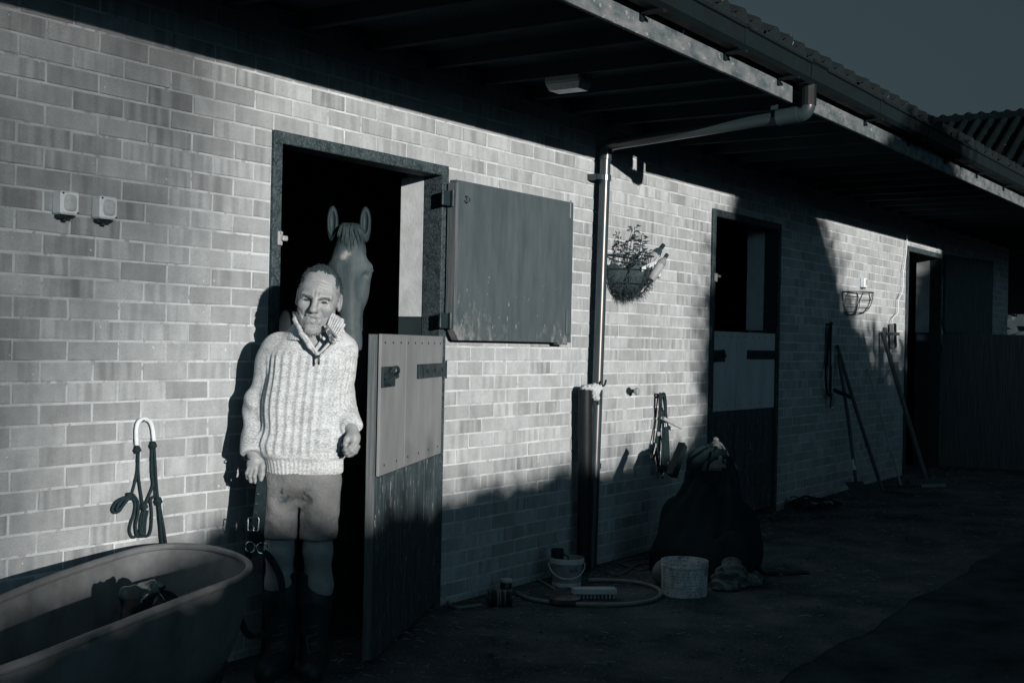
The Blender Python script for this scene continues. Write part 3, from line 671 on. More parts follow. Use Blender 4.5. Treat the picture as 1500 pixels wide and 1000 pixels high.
def knit_mat():
    m, n, l, b = newmat('flecked_knit'); v = vecof(n, l, 'obj', (1, 1, 2.6)); a = noise(n, l, v, 125, 4, .75); big = noise(n, l, vecof(n, l, 'obj', (.6, .6, 2.5)), 20, 3, .6)
    s = math_(n, l, 'ADD', a, math_(n, l, 'MULTIPLY', math_(n, l, 'SUBTRACT', big, .5), .28))
    val = mapr(n, l, s, .38, .58, .28, .60)
    gray(n, l, val, b.inputs['Base Color']); b.inputs['Roughness'].default_value = .95; b.inputs['Specular IOR Level'].default_value = .1
    b.inputs['Sheen Weight'].default_value = .15
    w = n.new('ShaderNodeTexWave'); w.wave_type = 'BANDS'; w.bands_direction = 'Z'; w.inputs['Scale'].default_value = 62; w.inputs['Distortion'].default_value = 3.0; w.inputs['Detail'].default_value = 2; w.inputs['Detail Scale'].default_value = 3
    l.new(vecof(n, l, 'obj'), w.inputs[0])
    addbump(n, l, b, math_(n, l, 'ADD', math_(n, l, 'MULTIPLY', w.outputs['Fac'], .5), math_(n, l, 'MULTIPLY', a, 1.0)), .6, .004); return m
MT['knit'] = knit_mat()
MT['knit_trim'] = mat('dark_knit_trim', .09, .95, .2, 60, .5, 200, .002, speck=(.54, .5, 110, (1, 1, 1)), coord='obj')
def shorts_mat():
    m, n, l, b = newmat('stained_canvas'); v = vecof(n, l, 'obj'); a = noise(n, l, v, 14, 5, .6); val = mapr(n, l, a, .3, .7, .11, .16)
    tw = noise(n, l, vecof(n, l, 'obj', (1, 1, .35)), 300, 2, .6); val = math_(n, l, 'MULTIPLY', val, mapr(n, l, tw, .3, .7, .88, 1.12))
    t = n.new('ShaderNodeTexCoord')
    for c, r in (((-.052, -.085, .705), .030), ((-.035, -.085, .672), .022), ((-.060, -.085, .735), .014), ((.036, -.085, .705), .026), ((.022, -.085, .730), .016)):
        d = n.new('ShaderNodeVectorMath'); d.operation = 'DISTANCE'; l.new(t.outputs['Object'], d.inputs[0]); d.inputs[1].default_value = c
        e = math_(n, l, 'ADD', d.outputs['Value'], math_(n, l, 'MULTIPLY', math_(n, l, 'SUBTRACT', noise(n, l, vecof(n, l, 'obj', (1, 1, .6)), 60, 4, .6), .5), .06))
        val = mixf(n, l, mapr(n, l, e, r*.62, r*.95, .8, 0), val, .035)
    gray(n, l, val, b.inputs['Base Color']); b.inputs['Roughness'].default_value = .85; addbump(n, l, b, math_(n, l, 'ADD', math_(n, l, 'MULTIPLY', tw, .25), math_(n, l, 'MULTIPLY', noise(n, l, vecof(n, l, 'obj', (1, 1, 1.6)), 16, 3, .5), 3.5)), .6, .007); return m
MT['shorts'] = shorts_mat()
MT['hair'] = mat('short_dark_hair', .045, .6, .4, 60, .8, 260, .004, stretch=(1, 1, .4), coord='obj')
MT['beard'] = mat('grey_stubble', .27, .9, .3, 90, 1.0, 330, .003, coord='obj', speck=(.60, .13, 260, (1, 1, .5)))
MT['white_d'] = mat('dusty_white_plastic', .42, .6, .2, 20, .1, 60, .001)
MT['mous'] = mat('grey_moustache', .17, .9, .4, 160, .8, 300, .003, coord='obj')
MT['lash'] = mat('dark_lash', .02, .8, .3, 160, 0)
MT['brow'] = mat('grizzled_brow', .12, .9, .4, 160, .8, 300, .003, coord='obj')
MT['rope_d'] = mat('dull_lace', .06, .8, .3, 60, 0)
MT['eye'] = mat('eye', .05, .15, .3, 60, 0)
MT['boot'] = mat('dark_boot_leather', .025, .55, .3, 20, .3, 90, .003)

HO = np.array([.062, -.055, 1.486], np.float32)
HM = np.array((Matrix.Rotation(R(8), 3, 'Y') @ Matrix.Rotation(R(2), 3, 'Z') @ Matrix.Rotation(R(8), 3, 'X')), np.float32)
HS = 1.07
def tohead(P): return ((P-HO)@HM)/HS
def fromhead(p): return HM@np.asarray(p, np.float32)*HS+HO
def head_sdf(P):
    p = tohead(P); x, y, z = p.T; q = p.copy(); q[:, 0] = np.abs(x); sx = q
    d = d_ell(p, (0, .012, .042), (.074, .094, .086))
    d = smin(d, d_ell(p, (0, -.028, .0), (.066, .066, .082)), .03)
    d = smin(d, d_ell(p, (0, -.034, -.068), (.057, .056, .046)), .03)
    d = smin(d, d_ell(sx, (.047, -.012, -.068), (.020, .036, .032)), .025)                     # jaw corners
    d = smin(d, d_ell(p, (0, -.079, -.098), (.024, .018, .018)), .022)                       # chin
    d = smin(d, d_ell(sx, (.042, -.066, -.014), (.022, .020, .018)), .022)                   # cheekbones
    d = smin(d, d_cone(sx, (.010, -.0895, .028), (.046, -.0765, .025), .0115, .0105), .014)   # brow ridge
    d = smax(d, -d_ell(sx, (.031, -.099, .007), (.0195, .020, .0115)), .010)                  # sockets
    d = smin(d, d_ell(sx, (.032, -.0775, .0075), (.0165, .0105, .0095)), .005)               # lids
    d = smax(d, -d_ell(sx, (.032, -.0885, .0058), (.0135, .0075, .0019)), .002)              # squint
    d = smin(d, d_cone(p, (0, -.091, .026), (0, -.112, -.018), .0085, .0125), .012)          # nose
    d = smin(d, d_ell(p, (0, -.1135, -.022), (.0125, .012, .0105)), .008)
    d = smin(d, d_ell(sx, (.0135, -.099, -.025), (.0085, .011, .0085)), .007)
    d = smax(d, -d_ell(sx, (.007, -.111, -.033), (.0042, .006, .0035)), .003)
    d = smax(d, -d_cone(sx, (.021, -.1, -.022), (.037, -.080, -.055), .0060, .0055), .010)   # cheek folds
    d = smin(d, d_ell(p, (0, -.0885, -.045), (.026, .010, .010)), .012)
    d = smin(d, d_ell(p, (0, -.0845, -.066), (.020, .0085, .0065)), .012)
    mz = -.0565-.006*np.clip(np.abs(x)/.024, 0, 1.2)**2
    d = smax(d, -(np.sqrt(np.maximum((np.abs(x)-.019).clip(0), 0)**2+(z-mz)**2+((y+.1)*.55)**2)-.0046), .004)
    d = smax(d, -d_ell(p, (0, -.1, -.079), (.018, .009, .006)), .012)
    for zz in (.056, .066, .076): d = d+.0028*np.exp(-((z-zz-.004*np.cos(x*70))/.0026)**2)*np.exp(-(x/.038)**4)*(y < -.03)
    for s in (-1, 1):                                                                          # frown lines
        d = d+.0042*np.exp(-((x-s*.007)/.0022)**2)*np.exp(-((z-.036)/.010)**2)*(y < -.05)
    e = d_ell(sx, (.077, .010, .002), (.010, .021, .034)); e = smax(e, -d_ell(sx, (.086, .002, .004), (.008, .013, .022)), .006)
    d = smin(d, e, .008)
    return d*HS
SEC = np.array([(.795, -.002, .01, .156, .112), (.86, .0, .01, .160, .120), (.92, .002, .005, .171, .132), (1.04, .008, .008, .176, .134), (1.18, .018, .015, .180, .128), (1.27, .026, .018, .174, .114), (1.325, .032, .022, .148, .098), (1.37, .038, .022, .108, .080), (1.41, .046, .015, .078, .068), (1.47, .05, .0, .062, .062)], np.float32)
def torso(P, off=0.0):
    x, y, z = P.T; I = lambda k: np.interp(z, SEC[:, 0], SEC[:, k]); rx, ry = I(3)-off, I(4)-off; u = (x-I(1))/rx; v = (y-I(2))/ry
    ex = 2.35; rr = (np.abs(u)**ex+np.abs(v)**ex)**(1/ex); return (rr-1)*np.minimum(rx, ry)*.9, u, v
RA = [(-.105, .03, 1.290), (-.176, .045, 1.06), (-.188, -.035, .885)]            # arm on the wall side
LA = [(.138, .035, 1.29), (.138, .095, 1.10), (.196, -.065, .998)]             # arm by the door
def hand_r(P):
    P = (P-np.array((-.178, -.036, .884), np.float32))/np.array((.76, .85, .80), np.float32)+np.array((-.190, -.036, .890), np.float32)
    d = smin(d_cone(P, (-.190, -.035, .90), (-.188, -.048, .862), .027, .030), d_ell(P, (-.186, -.055, .838), (.043, .022, .040)), .02)
    for pts in ([(-.158, -.062, .822), (-.153, -.082, .790), (-.152, -.074, .763), (-.156, -.058, .750)],
                [(-.178, -.066, .815), (-.180, -.088, .780), (-.176, -.078, .752), (-.172, -.058, .744)],
                [(-.197, -.064, .815), (-.204, -.084, .782), (-.201, -.074, .755), (-.194, -.054, .748)],
                [(-.213, -.058, .820), (-.221, -.074, .793), (-.219, -.066, .770), (-.212, -.050, .763)]):
        d = smin(d, chain(P, pts, [.0115, .0108, .0098, .0085], .004), .007)
    return smin(d, chain(P, [(-.158, -.045, .866), (-.143, -.070, .828), (-.139, -.086, .792), (-.145, -.086, .764)], [.016, .0135, .0115, .0095], .008), .012)
def hand_l(P):
    P = (P-np.array((.206, -.078, .986), np.float32))/np.array((.80, .85, .70), np.float32)+np.array((.206, -.078, .986), np.float32)
    d = smin(d_cone(P, (.208, -.075, .995), (.214, -.088, .955), .026, .031), d_ell(P, (.219, -.098, .932), (.030, .033, .040)), .02)
    for pts in ([(.222, -.122, .918), (.206, -.140, .893), (.184, -.136, .878), (.172, -.122, .874)],
                [(.230, -.116, .903), (.214, -.136, .874), (.191, -.132, .858), (.178, -.116, .855)],
                [(.236, -.104, .895), (.222, -.124, .863), (.199, -.122, .845), (.186, -.106, .843)],
                [(.238, -.088, .893), (.228, -.106, .863), (.208, -.107, .846), (.196, -.094, .845)]):
        d = smin(d, chain(P, pts, [.0118, .0108, .0098, .0085], .004), .006)
    return smin(d, chain(P, [(.200, -.092, .962), (.186, -.118, .938), (.181, -.130, .910), (.184, -.130, .886)], [.017, .0135, .0115, .0095], .008), .012)
def legs(P):
    d = None
    for s, kx, fx in ((-1, -.082, -.078), (1, .070, .055)):
        e = smin(d_cone(P, (s*.066, .015, .78), (kx, .0, .50), .062, .056), d_cone(P, (kx, .005, .50), (kx*1.0, .03, .36), .052, .056), .03)
        e = smin(e, d_cone(P, (kx, .03, .36), (fx, .035, .10), .055, .038), .03)
        e = smin(e, d_cone(P, (fx, .045, .06), (fx+s*.02, -.13, .045), .04, .034), .03); d = e if d is None else smin(d, e, .02)
    return d
def body_sdf(P):
    d = head_sdf(P)
    d = smin(d, d_cone(P, fromhead((0, .022, -.055)), (.044, .035, 1.33), .058, .066), .03)
    t, _, _ = torso(P, .016); t = np.maximum(t, .80-P[:, 2]); t = np.maximum(t, P[:, 2]-1.40); d = smin(d, t, .03)
    for A in (RA, LA): d = smin(d, chain(P, A, [.045, .036, .026], .03), .03)
    d = smin(d, hand_r(P)*.76, .010); d = smin(d, hand_l(P)*.72, .010)
    d = smin(d, d_ell(P, (0, .02, .80), (.112, .085, .09)), .04); return smin(d, legs(P), .03)
def sweater_sdf(P):
    x, y, z = P.T; t, u, v = torso(P); ang = np.arctan2(u, -v)*.165
    m = np.clip((1.30-z-.25*np.maximum(np.abs(x-.02)-.09, 0))/.04, 0, 1)*np.clip((z-.875)/.02, 0, 1)
    ph = np.abs(((ang/.0315+.5) % 1)-.5)*.0315; t = t+m*(.0048*np.exp(-(ph/.0050)**2)-.0012*np.cos(ang*2*np.pi/.0315*2))
    w = np.clip((.872-z)/.012, 0, 1); t = t+w*(.005+.0012*np.cos(ang*2*np.pi/.018))
    t = t+wob(P*np.array([1, 1, 1.3], np.float32), 12, .007, 2)+.004*np.sin(z*42+x*18)*np.clip((1.06-z)/.1, 0, 1)*np.clip((np.abs(x)-.05)/.08, 0, 1)
    t = smax(t, .803-z, .012); t = np.maximum(t, z-1.405)
    a = smin(chain(P, RA, [.069, .060, .045], .05), chain(P, LA, [.066, .050, .037], .05), .01)
    fold = wob(P, 17, .007, 5)+.0035*np.sin(z*70+x*55+4*np.sin(y*22+x*9))*np.exp(-((z-1.05)/.09)**2); a = a+fold
    a = np.maximum(a, (P-np.array((-.188, -.036, .880), np.float32))@np.array((.11, -.41, -.905), np.float32))
    a = np.maximum(a, (P-np.array((.2055, -.078, .990), np.float32))@np.array((.12, -.86, -.42), np.float32))
    d = smin(t, a, .028)
    cx = .045+(z-1.285)*.10; wd = (np.abs(x-cx)-(z-1.285)*.50)/1.12; wd = np.maximum(wd, y-.03)
    d = smax(d, -wd, .006)
    rl = chain(P, COL_L, [.007, .013, .013, .011, .009], .01); d = smin(d, rl-.0012*np.cos((z+x*.4)*2*np.pi/.009), .012)
    rr_ = chain(P, COL_R, [.012, .012, .009], .01); return smin(d, rr_, .010)
COL_L = [KP(431, 454, -.045), KP(434, 468, -.085), KP(443, 488, -.112), KP(454, 506, -.122), KP(465, 519, -.126)]
COL_R = [KP(500, 470, -.06), KP(487, 500, -.118), KP(468, 520, -.126)]
def shorts_sdf(P):
    z = P[:, 2]; x = P[:, 0]
    d = d_ell(P, (0, .012, .79), (.142, .108, .11))
    for s, kx in ((-1, -.078), (1, .070)):
        e = d_cone(P, (s*.070, .012, .76), (kx, .0, .55), .083, .0755); d = smin(d, e, .035)
    fold = wob(P*np.array([1, 1, .6], np.float32), 24, .0055, 8)+.003*np.sin((z+x*.5)*75)*np.exp(-((z-.60)/.05)**2)+.003*np.sin((x*.8-z)*120)*np.exp(-((z-.70)/.05)**2)*np.exp(-((x+.0)/.06)**2)
    d = smax(d+fold, -d_box(P, (-.004, 0, .595), (.004, .2, .075)), .012)
    return np.maximum(np.maximum(d, .548-z), z-.85)
man = thing('person', MAN, 'man in a flecked cream half-zip sweater and stained shorts stepping out of the stable', 'person', rz=MROT)
def man_():
    def piece(f, lo, hi, h, name, m, parent=man, smooth=True): V, F = sdf_mesh(f, lo, hi, h); return link_mesh(name, V, F, m, parent, smooth, local=True)
    body = piece(body_sdf, (-.30, -.21, -.01), (.30, .22, 1.66), .0034, 'body', MT['skin'])
    piece(sweater_sdf, (-.33, -.20, .78), (.31, .24, 1.44), .0036, 'sweater', MT['knit'])
    piece(shorts_sdf, (-.20, -.13, .53), (.19, .16, .87), .0045, 'shorts', MT['shorts'])
    # hair: thin on top, receding at the temples, close at the sides
    def hair(P):
        p = tohead(P); x, y, z = p.T; ax = np.abs(x); base = d_ell(p, (0, .012, .042), (.0765, .0965, .0883))
        n_ = wob(p*np.array([1, 1, .4], np.float32), 380, .0010, 3)+wob(p, 70, .002, 4)
        front = .043+.030*np.clip((ax-.024)/.03, 0, 1)-.054*np.clip((ax-.049)/.014, 0, 1)+wob(p, 260, .004, 9)    # hairline measured back from the brow
        line = -.085+front
        keep = np.maximum(line+.012*(z < .03)-y, -.012-z+.25*np.maximum(-y, 0)+.02*(y < -.01)); keep = np.maximum(keep, -(z-.0)-.07+0*z)
        earhole = -(np.sqrt((y-.008)**2+(z-.0)**2)-.030); keep = np.maximum(keep, np.where(ax > .05, earhole, -1))
        return np.maximum(base+n_, keep)*HS
    hm = piece(hair, (-.10, -.20, 1.38), (.20, .10, 1.67), .003, 'hair', MT['hair'])
    def strands(o, n_, L, m, name, down, rad):
        rr = np.random.default_rng(17); me = o.data; c = np.array([v.co for v in me.vertices]); nm = np.array([v.normal for v in me.vertices]); g = MB()
        for i in rr.integers(0, len(c), n_):
            d = nm[i]*.55+np.array((rr.normal(0, .25), rr.normal(0, .25)+.25, -down+rr.normal(0, .25))); d /= np.linalg.norm(d); l_ = L*rr.uniform(.5, 1.2); g.tube([c[i]-d*.001, c[i]+d*l_*.6, c[i]+d*l_+np.array((0, 0, -l_*.25))], [rad, rad*.8, rad*.25], 3, caps=False)
        props(g.build(name, m, o, local=True, auto=None), kind='stuff')
    strands(hm, 2600, .011, MT['hair'], 'hair_strands', .5, .0007)
    def beard(P):
        p = tohead(P); x, y, z = p.T; d = head_sdf(P)/HS-.0012+wob(p, 220, .0012, 6)
        low = z+.050-.0*x; mo = np.minimum(np.abs(z+.043)-.007+.25*np.abs(x), 9)                # chin, jaw and moustache
        side = np.maximum(-(y+.012), z+.008-.0*x) if False else z+.052-.9*np.clip(np.abs(x)-.044, 0, .03)*1.6
        k = np.minimum(side, np.where(y < -.07, mo, 1)); lip = .0062-np.sqrt(((x)/2.3)**2+(z+.0575)**2); k = np.maximum(k, np.where(y < -.07, lip, -1))
        k = np.maximum(k, y-.004); k = np.maximum(k, -.125-z); k = np.maximum(k, np.abs(x)-.0685)
        return np.maximum(d, k)*HS
    bm = piece(beard, (-.10, -.21, 1.32), (.18, .05, 1.52), .003, 'beard', MT['beard'])
    strands(bm, 1500, .006, MT['beard'], 'beard_strands', .8, .0006)
    for s in (-1, 1):
        c = fromhead((s*.032, -.0815, .0072)); link = MB().lathe([(.0001, -.006), (.005, -.0055), (.010, -.003), (.0115, 0), (.010, .003), (.005, .0055), (.0001, .006)], c, 14, cap=False)
        link.build('eye', MT['eye'], man, True, local=True)
        ld = [fromhead((s*t, -.0905+(t-.030)**2*14+abs(t-.030)*.12, .0062+zz)) for t, zz in ((.0165, -.0018), (.024, .0006), (.032, .0016), (.040, .0010), (.046, -.0008))]
        MB().tube(ld, [.0006, .0012, .0015, .0012, .0006], 6).build('eyelid_line', MT['lash'], man, True, local=True)
        eb = MB(); rr = random.Random(5+s)
        for k in range(70):
            t = rr.uniform(.007, .050); zc = np.interp(t, [.007, .019, .031, .043, .052], [.0165, .0205, .0245, .0250, .0195])+rr.gauss(0, .0018); yb = -.1062+t*.285
            a = fromhead((s*t, yb, zc)); b = fromhead((s*(t+.006), yb+.0012, zc+.0030-t*.08)); eb.tube([a, b], [.0011, .0005], 4)
        eb.build('eyebrow', MT['brow'], man, True, local=True)
    # funnel collar, open in front, one side folded out
    K = KP
    def collar(P):
        x, y, z = P.T; cx, cy = .050+(z-1.40)*.05, .012; r = np.sqrt(((x-cx)/.084)**2+((y-cy)/.078)**2); rad = 1+.55*np.clip((1.40-z)/.08, 0, 1)+.06*np.clip((z-1.40)/.06, 0, 1)
        a = np.arctan2(x-cx, -(y-cy)); d = np.abs(r-rad)*.075-.006-.0016*np.cos(a*52)
        top = 1.428-.022*np.cos(a)-.012*np.sin(a); d = np.maximum(d, z-top); d = np.maximum(d, 1.33-z)
        gap = .62+np.clip((z-1.36)*5.5, -.4, .5)-np.abs(a-.05)
        return np.maximum(d, np.clip(gap, -1, 1)*.07)
    piece(collar, (-.10, -.14, 1.31), (.20, .14, 1.48), .0035, 'collar', MT['knit'])
    def slab(name, m, pts, th, ribs=0):
        g = MB(); P_ = [np.array(p) for p in pts]; nr = np.cross(P_[1]-P_[0], P_[-1]-P_[0]); nr /= np.linalg.norm(nr); nr = nr if nr[1] < 0 else -nr
        n_ = len(P_); g.add([p+nr*th for p in P_]+P_, [tuple(range(n_)), tuple(range(n_, 2*n_))[::-1]]+[(k, (k+1) % n_, (k+1) % n_+n_, k+n_) for k in range(n_)])
        for k in range(ribs):
            t = (k+.5)/ribs; a = P_[0]*(1-t)+P_[1]*t+nr*th; b = P_[3]*(1-t)+P_[2]*t+nr*th; g.tube([a, a*.5+b*.5+nr*.003, b], .0040, 6)
        return g.build(name, m, man, local=True)
    slab('lapel', MT['knit'], [K(484, 458, -.092), K(505, 478, -.098), K(493, 496, -.136), K(478, 478, -.136)], .010, 7)
    MB().ribbon(spline([K(477, 476, -.146), K(482, 488, -.150), K(486, 497, -.148), K(489, 503, -.142)], 4), .015, .006, (1, -.3, .45)).build('lapel_band', MT['knit_trim'], man, local=True)
    MB().tube(spline([K(432, 468, -.098), K(443, 488, -.124), K(455, 505, -.133), K(465, 519, -.136)], 5), .0022, 6).build('zip_edge', MT['white_d'], man, True, local=True)
    MB().tube(spline([K(485, 504, -.134), K(476, 513, -.136), K(467, 521, -.137)], 5), .0022, 6).build('zip_edge', MT['knit_trim'], man, True, local=True)
    MB().box(K(467, 522, -.141), (.009, .007, .012)).tube([K(467, 523, -.143), K(467, 530, -.145), K(466.6, 534, -.145)], [.0045, .0052, .0035], 8).build('zip_pull', MT['blk_pl'], man, local=True)
    # boots with laces
    for s, fx in ((-1, -.078), (1, .055)):
        f = lambda P: np.maximum(smin(smin(smin(d_cone(P, (fx, .038, .40), (fx, .036, .30), .064, .066), d_cone(P, (fx, .036, .30), (fx, .045, .08), .066, .05), .03), d_cone(P, (fx, .04, .065), (fx+s*.022, -.145, .048), .054, .046), .04), d_cone(P, (fx, .07, .05), (fx, .06, .05), .05, .05), .03), np.maximum(-P[:, 2]+.004, P[:, 2]-.41))
        bt = piece(f, (fx-.10, -.22, -.01), (fx+.11, .15, .45), .006, 'boot', MT['boot'])
        lc = MB(); 
        for i in range(4): z = .105+i*.03; y = -.055+i*.012; lc.tube(spline([(fx-.022, y+.004, z), (fx, y-.010, z+.006), (fx+.022, y+.004, z+.012)], 3), .003, 5)
        if s > 0: lc.tube(spline([(fx, -.035, .17), (fx-.012, -.06, .165), (fx-.006, -.068, .135), (fx+.004, -.07, .10)], 4), .003, 5)
        lc.build('laces', MT['rope_d'], bt, local=True)
    # cord bracelet
    MB().tube([np.array((-.190, -.038, .872))+np.array((.033*math.cos(t), .030*math.sin(t), .010*math.sin(t)+.008*math.cos(t))) for t in np.linspace(0, 2*math.pi, 18)[:-1]], .003, 6, closed=True).build('bracelet', MT['leather'], man, True, local=True)
man_()
ML = lambda x, y, z: np.array(MATX[man] @ Vector((x, y, z)))

def headcollar_in_hand():
    t = thing('headcollar', tuple(ML(-.17, -.07, .45)), 'dark leather headcollar with bright buckle held in the man\'s hand', 'headcollar')
    K = lambda px, py, y: ML(*KP(px, py, y))
    sd_ = np.array(RT)
    a = spline([K(383.5, 694, -.068), K(381.5, 712, -.085), K(377.5, 745, -.088), K(373, 772, -.088), K(369.5, 797, -.086)], 6); b = spline([K(384, 694, -.060), K(386.5, 715, -.066), K(384, 750, -.068), K(382, 775, -.07), K(381, 799, -.07)], 6)
    MB().ribbon(a, .030, .005, sd_).build('strap', MT['leather'], t); MB().ribbon(b, .028, .005, sd_).build('strap', MT['leather'], t)
    off = -np.array(FW)*.005
    for px, py in ((379, 722.5), (376.8, 737), (375, 750)):
        c = K(px, py, -.088)+off; MB().tube([c+np.array(RT)*.0042*math.cos(u)+np.array(UP)*.0042*math.sin(u) for u in np.linspace(0, 2*math.pi, 13)[:-1]], .0016, 6, closed=True).build('eyelet', MT['steel'], t)
    c = K(372.5, 767, -.088)+off*1.6
    fr = [c+np.array(RT)*p+np.array(UP)*q for p, q in ((-.019, .024), (.016, .026), (.020, .02), (.017, -.022), (.013, -.026), (-.02, -.024), (-.023, -.02), (-.022, .02))]
    bk = MB().tube(fr, .0032, 8, closed=True).tube([c+np.array(UP)*-.004-np.array(RT)*.003, c+np.array(UP)*-.026+off], .0028, 6); bk.build('buckle', MT['steel'], t)
    for px, py, y in ((366.5, 801, -.088), (384, 802, -.07)):
        c = K(px, py, y); MB().tube([c+(np.array(RT)*.95+np.array(FW)*.3*(1 if px > 375 else -1))*.021*math.cos(u)+np.array(UP)*.021*math.sin(u) for u in np.linspace(0, 2*math.pi, 25)[:-1]], .0026, 8, closed=True).build('ring', MT['steel'], t, True)
    nb = spline([K(365, 808, -.09), K(358, 840, -.105), K(352, 872, -.115), K(352, 905, -.12), K(366, 930, -.12), K(392, 925, -.11), K(412, 890, -.10), K(412, 850, -.09), K(398, 820, -.08), K(386, 808, -.072)], 6)
    MB().ribbon(nb, .027, .005, sd_).build('noseband', MT['leather'], t)
    c = K(352, 879, -.122); MB().tube([c+np.array(RT)*p+np.array(UP)*q for p, q in ((-.016, .016), (.014, .018), (.016, -.016), (-.014, -.018))], .0026, 6, closed=True).build('buckle', MT['steel'], t)
headcollar_in_hand()

# ------------------------------------------------------------------ the horse in the doorway
def horse():
    ho = np.array((2.145, .365, 0.0)); 
    t = thing('horse', tuple(ho), 'dark bay horse with a small white star looking out over the half door', 'horse', rz=MROT)
    m, n, l, b = newmat('bay_coat'); v = vecof(n, l, 'obj', (1, 1, .4)); a = noise(n, l, v, 16, 5, .6); tc = n.new('ShaderNodeTexCoord'); sp_ = n.new('ShaderNodeSeparateXYZ'); l.new(tc.outputs['Object'], sp_.inputs[0])
    val = math_(n, l, 'MULTIPLY', mapr(n, l, a, .3, .7, .058, .105), mapr(n, l, noise(n, l, vecof(n, l, 'obj', (1, 1, .12)), 200, 4, .7), .3, .7, .86, 1.12))
    cx = math_(n, l, 'ABSOLUTE', math_(n, l, 'SUBTRACT', sp_.outputs[0], math_(n, l, 'MULTIPLY_ADD', sp_.outputs[2], -.09, .165)))
    strp = math_(n, l, 'MULTIPLY', mapr(n, l, cx, .008, .05, 1, 0), mapr(n, l, sp_.outputs[2], 1.42, 1.60, .35, 1))
    strp = math_(n, l, 'MULTIPLY', strp, mapr(n, l, sp_.outputs[2], 1.76, 1.70, 0, 1)); val = mixf(n, l, math_(n, l, 'MULTIPLY', strp, .85), val, .03)
    d = n.new('ShaderNodeVectorMath'); d.operation = 'DISTANCE'; l.new(tc.outputs['Object'], d.inputs[0]); d.inputs[1].default_value = (-.006, -.075, 1.752)
    e = math_(n, l, 'ADD', d.outputs['Value'], math_(n, l, 'MULTIPLY', math_(n, l, 'SUBTRACT', noise(n, l, vecof(n, l, 'obj', (1, 1, .4)), 90, 4, .6), .5), .07)); val = mixf(n, l, mapr(n, l, e, .004, .030, .8, 0), val, .30)
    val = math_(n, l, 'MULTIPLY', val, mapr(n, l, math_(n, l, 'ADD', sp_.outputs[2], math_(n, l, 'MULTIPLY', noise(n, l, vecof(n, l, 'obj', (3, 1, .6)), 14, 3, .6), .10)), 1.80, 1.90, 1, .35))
    gray(n, l, val, b.inputs['Base Color']); b.inputs['Roughness'].default_value = .55; b.inputs['Specular IOR Level'].default_value = .15
    addbump(n, l, b, noise(n, l, vecof(n, l, 'obj', (1, 1, .25)), 120, 3, .6), .3, .003)
    def f(P):
        q = P.copy(); q[:, 0] = np.abs(P[:, 0]-.006); x, y, z = P.T
        d = smin(d_ell(P, (0, .05, 1.84), (.068, .10, .08)), d_ell(P, (.002, .0, 1.712), (.094, .078, .112)), .06)
        d = smin(d, d_cone(P, (.004, -.010, 1.66), (.022, -.06, 1.40), .074, .050), .05)
        d = smin(d, d_cone(P, (.004, .06, 1.62), (.022, .02, 1.38), .080, .046), .05)
        d = smin(d, d_ell(P, (.028, -.045, 1.315), (.055, .064, .075)), .05)
        d = smin(d, d_ell(q, (.086, .034, 1.685), (.019, .038, .034)), .045)                   # orbits
        d = smin(d, d_cone(q, (.082, -.02, 1.702), (.098, .02, 1.70), .016, .014), .02)
        d = smin(d, d_ell(q, (.054, .10, 1.605), (.034, .085, .095)), .05)                      # jowls
        d = smin(d, d_cone(q, (.060, -.012, 1.64), (.038, -.03, 1.47), .016, .012), .02)      # facial crests
        d = smax(d, -d_ell(q, (.088, -.035, 1.655), (.020, .03, .014)), .02)
        d = smax(d, -d_ell(q, (.075, -.06, 1.585), (.022, .03, .05)), .03)
        d = smax(d, -d_ell(q, (.034, -.108, 1.30), (.013, .016, .022)), .012)                 # nostrils
        d = smin(d, d_cone(P, (-.01, .14, 1.78), (-.22, .66, 1.40), .080, .19), .06)
        d = smin(d, d_cone(P, (-.22, .70, 1.34), (-.40, 1.85, 1.22), .26, .30), .15)
        q = P.copy(); q[:, 0] = np.abs(P[:, 0]+.22+np.clip(P[:, 1]-.66, 0, 2)*.15)
        for yy, xx in ((.66, .14), (1.85, .15)):
            e = smin(d_cone(q, (xx, yy, 1.1), (xx, yy+(.06 if yy > 1 else 0), .55), .13, .058), d_cone(q, (xx, yy+(.10 if yy > 1 else 0), .55), (xx, yy+.02, .10), .052, .038), .04)
            d = smin(d, smin(e, d_cone(q, (xx, yy, .10), (xx, yy-.03, .03), .05, .062), .03), .08)
        return d
    V, F = sdf_mesh(f, (-.80, -.16, -.01), (.35, 2.25, 1.98), .0075); link_mesh('body', V, F, m, t, True, local=True)
    for s, ex, tip in ((-1, -.088, -.094), (1, .070, .078)):
        fe = lambda P, ex=ex, tip=tip, s=s: smax(d_cone(P, (ex, .055, 1.865), (tip, .05, 2.005), .030, .004)*.9 if False else smin(d_ell(P, ((ex+tip)/2, .052, 1.925), (.030, .026, .082)), d_cone(P, (ex*.96, .06, 1.85), (ex, .055, 1.89), .026, .024), .02), -d_ell(P, ((ex+tip)/2+.002, .024, 1.928), (.0185, .024, .064)), .005)
        V, F = sdf_mesh(fe, (min(ex, tip)-.05, 0, 1.80), (max(ex, tip)+.05, .11, 2.03), .0035); link_mesh('ear', V, F, m, t, True, local=True)
        MB().lathe([(.0001, -.019), (.010, -.015), (.018, -.005), (.018, .005), (.010, .015), (.0001, .019)], (.006+s*.100, .026, 1.684), 14, cap=False).build('eye', MT['eye'], t, True, local=True)
    fl = MB(); r = random.Random(4)
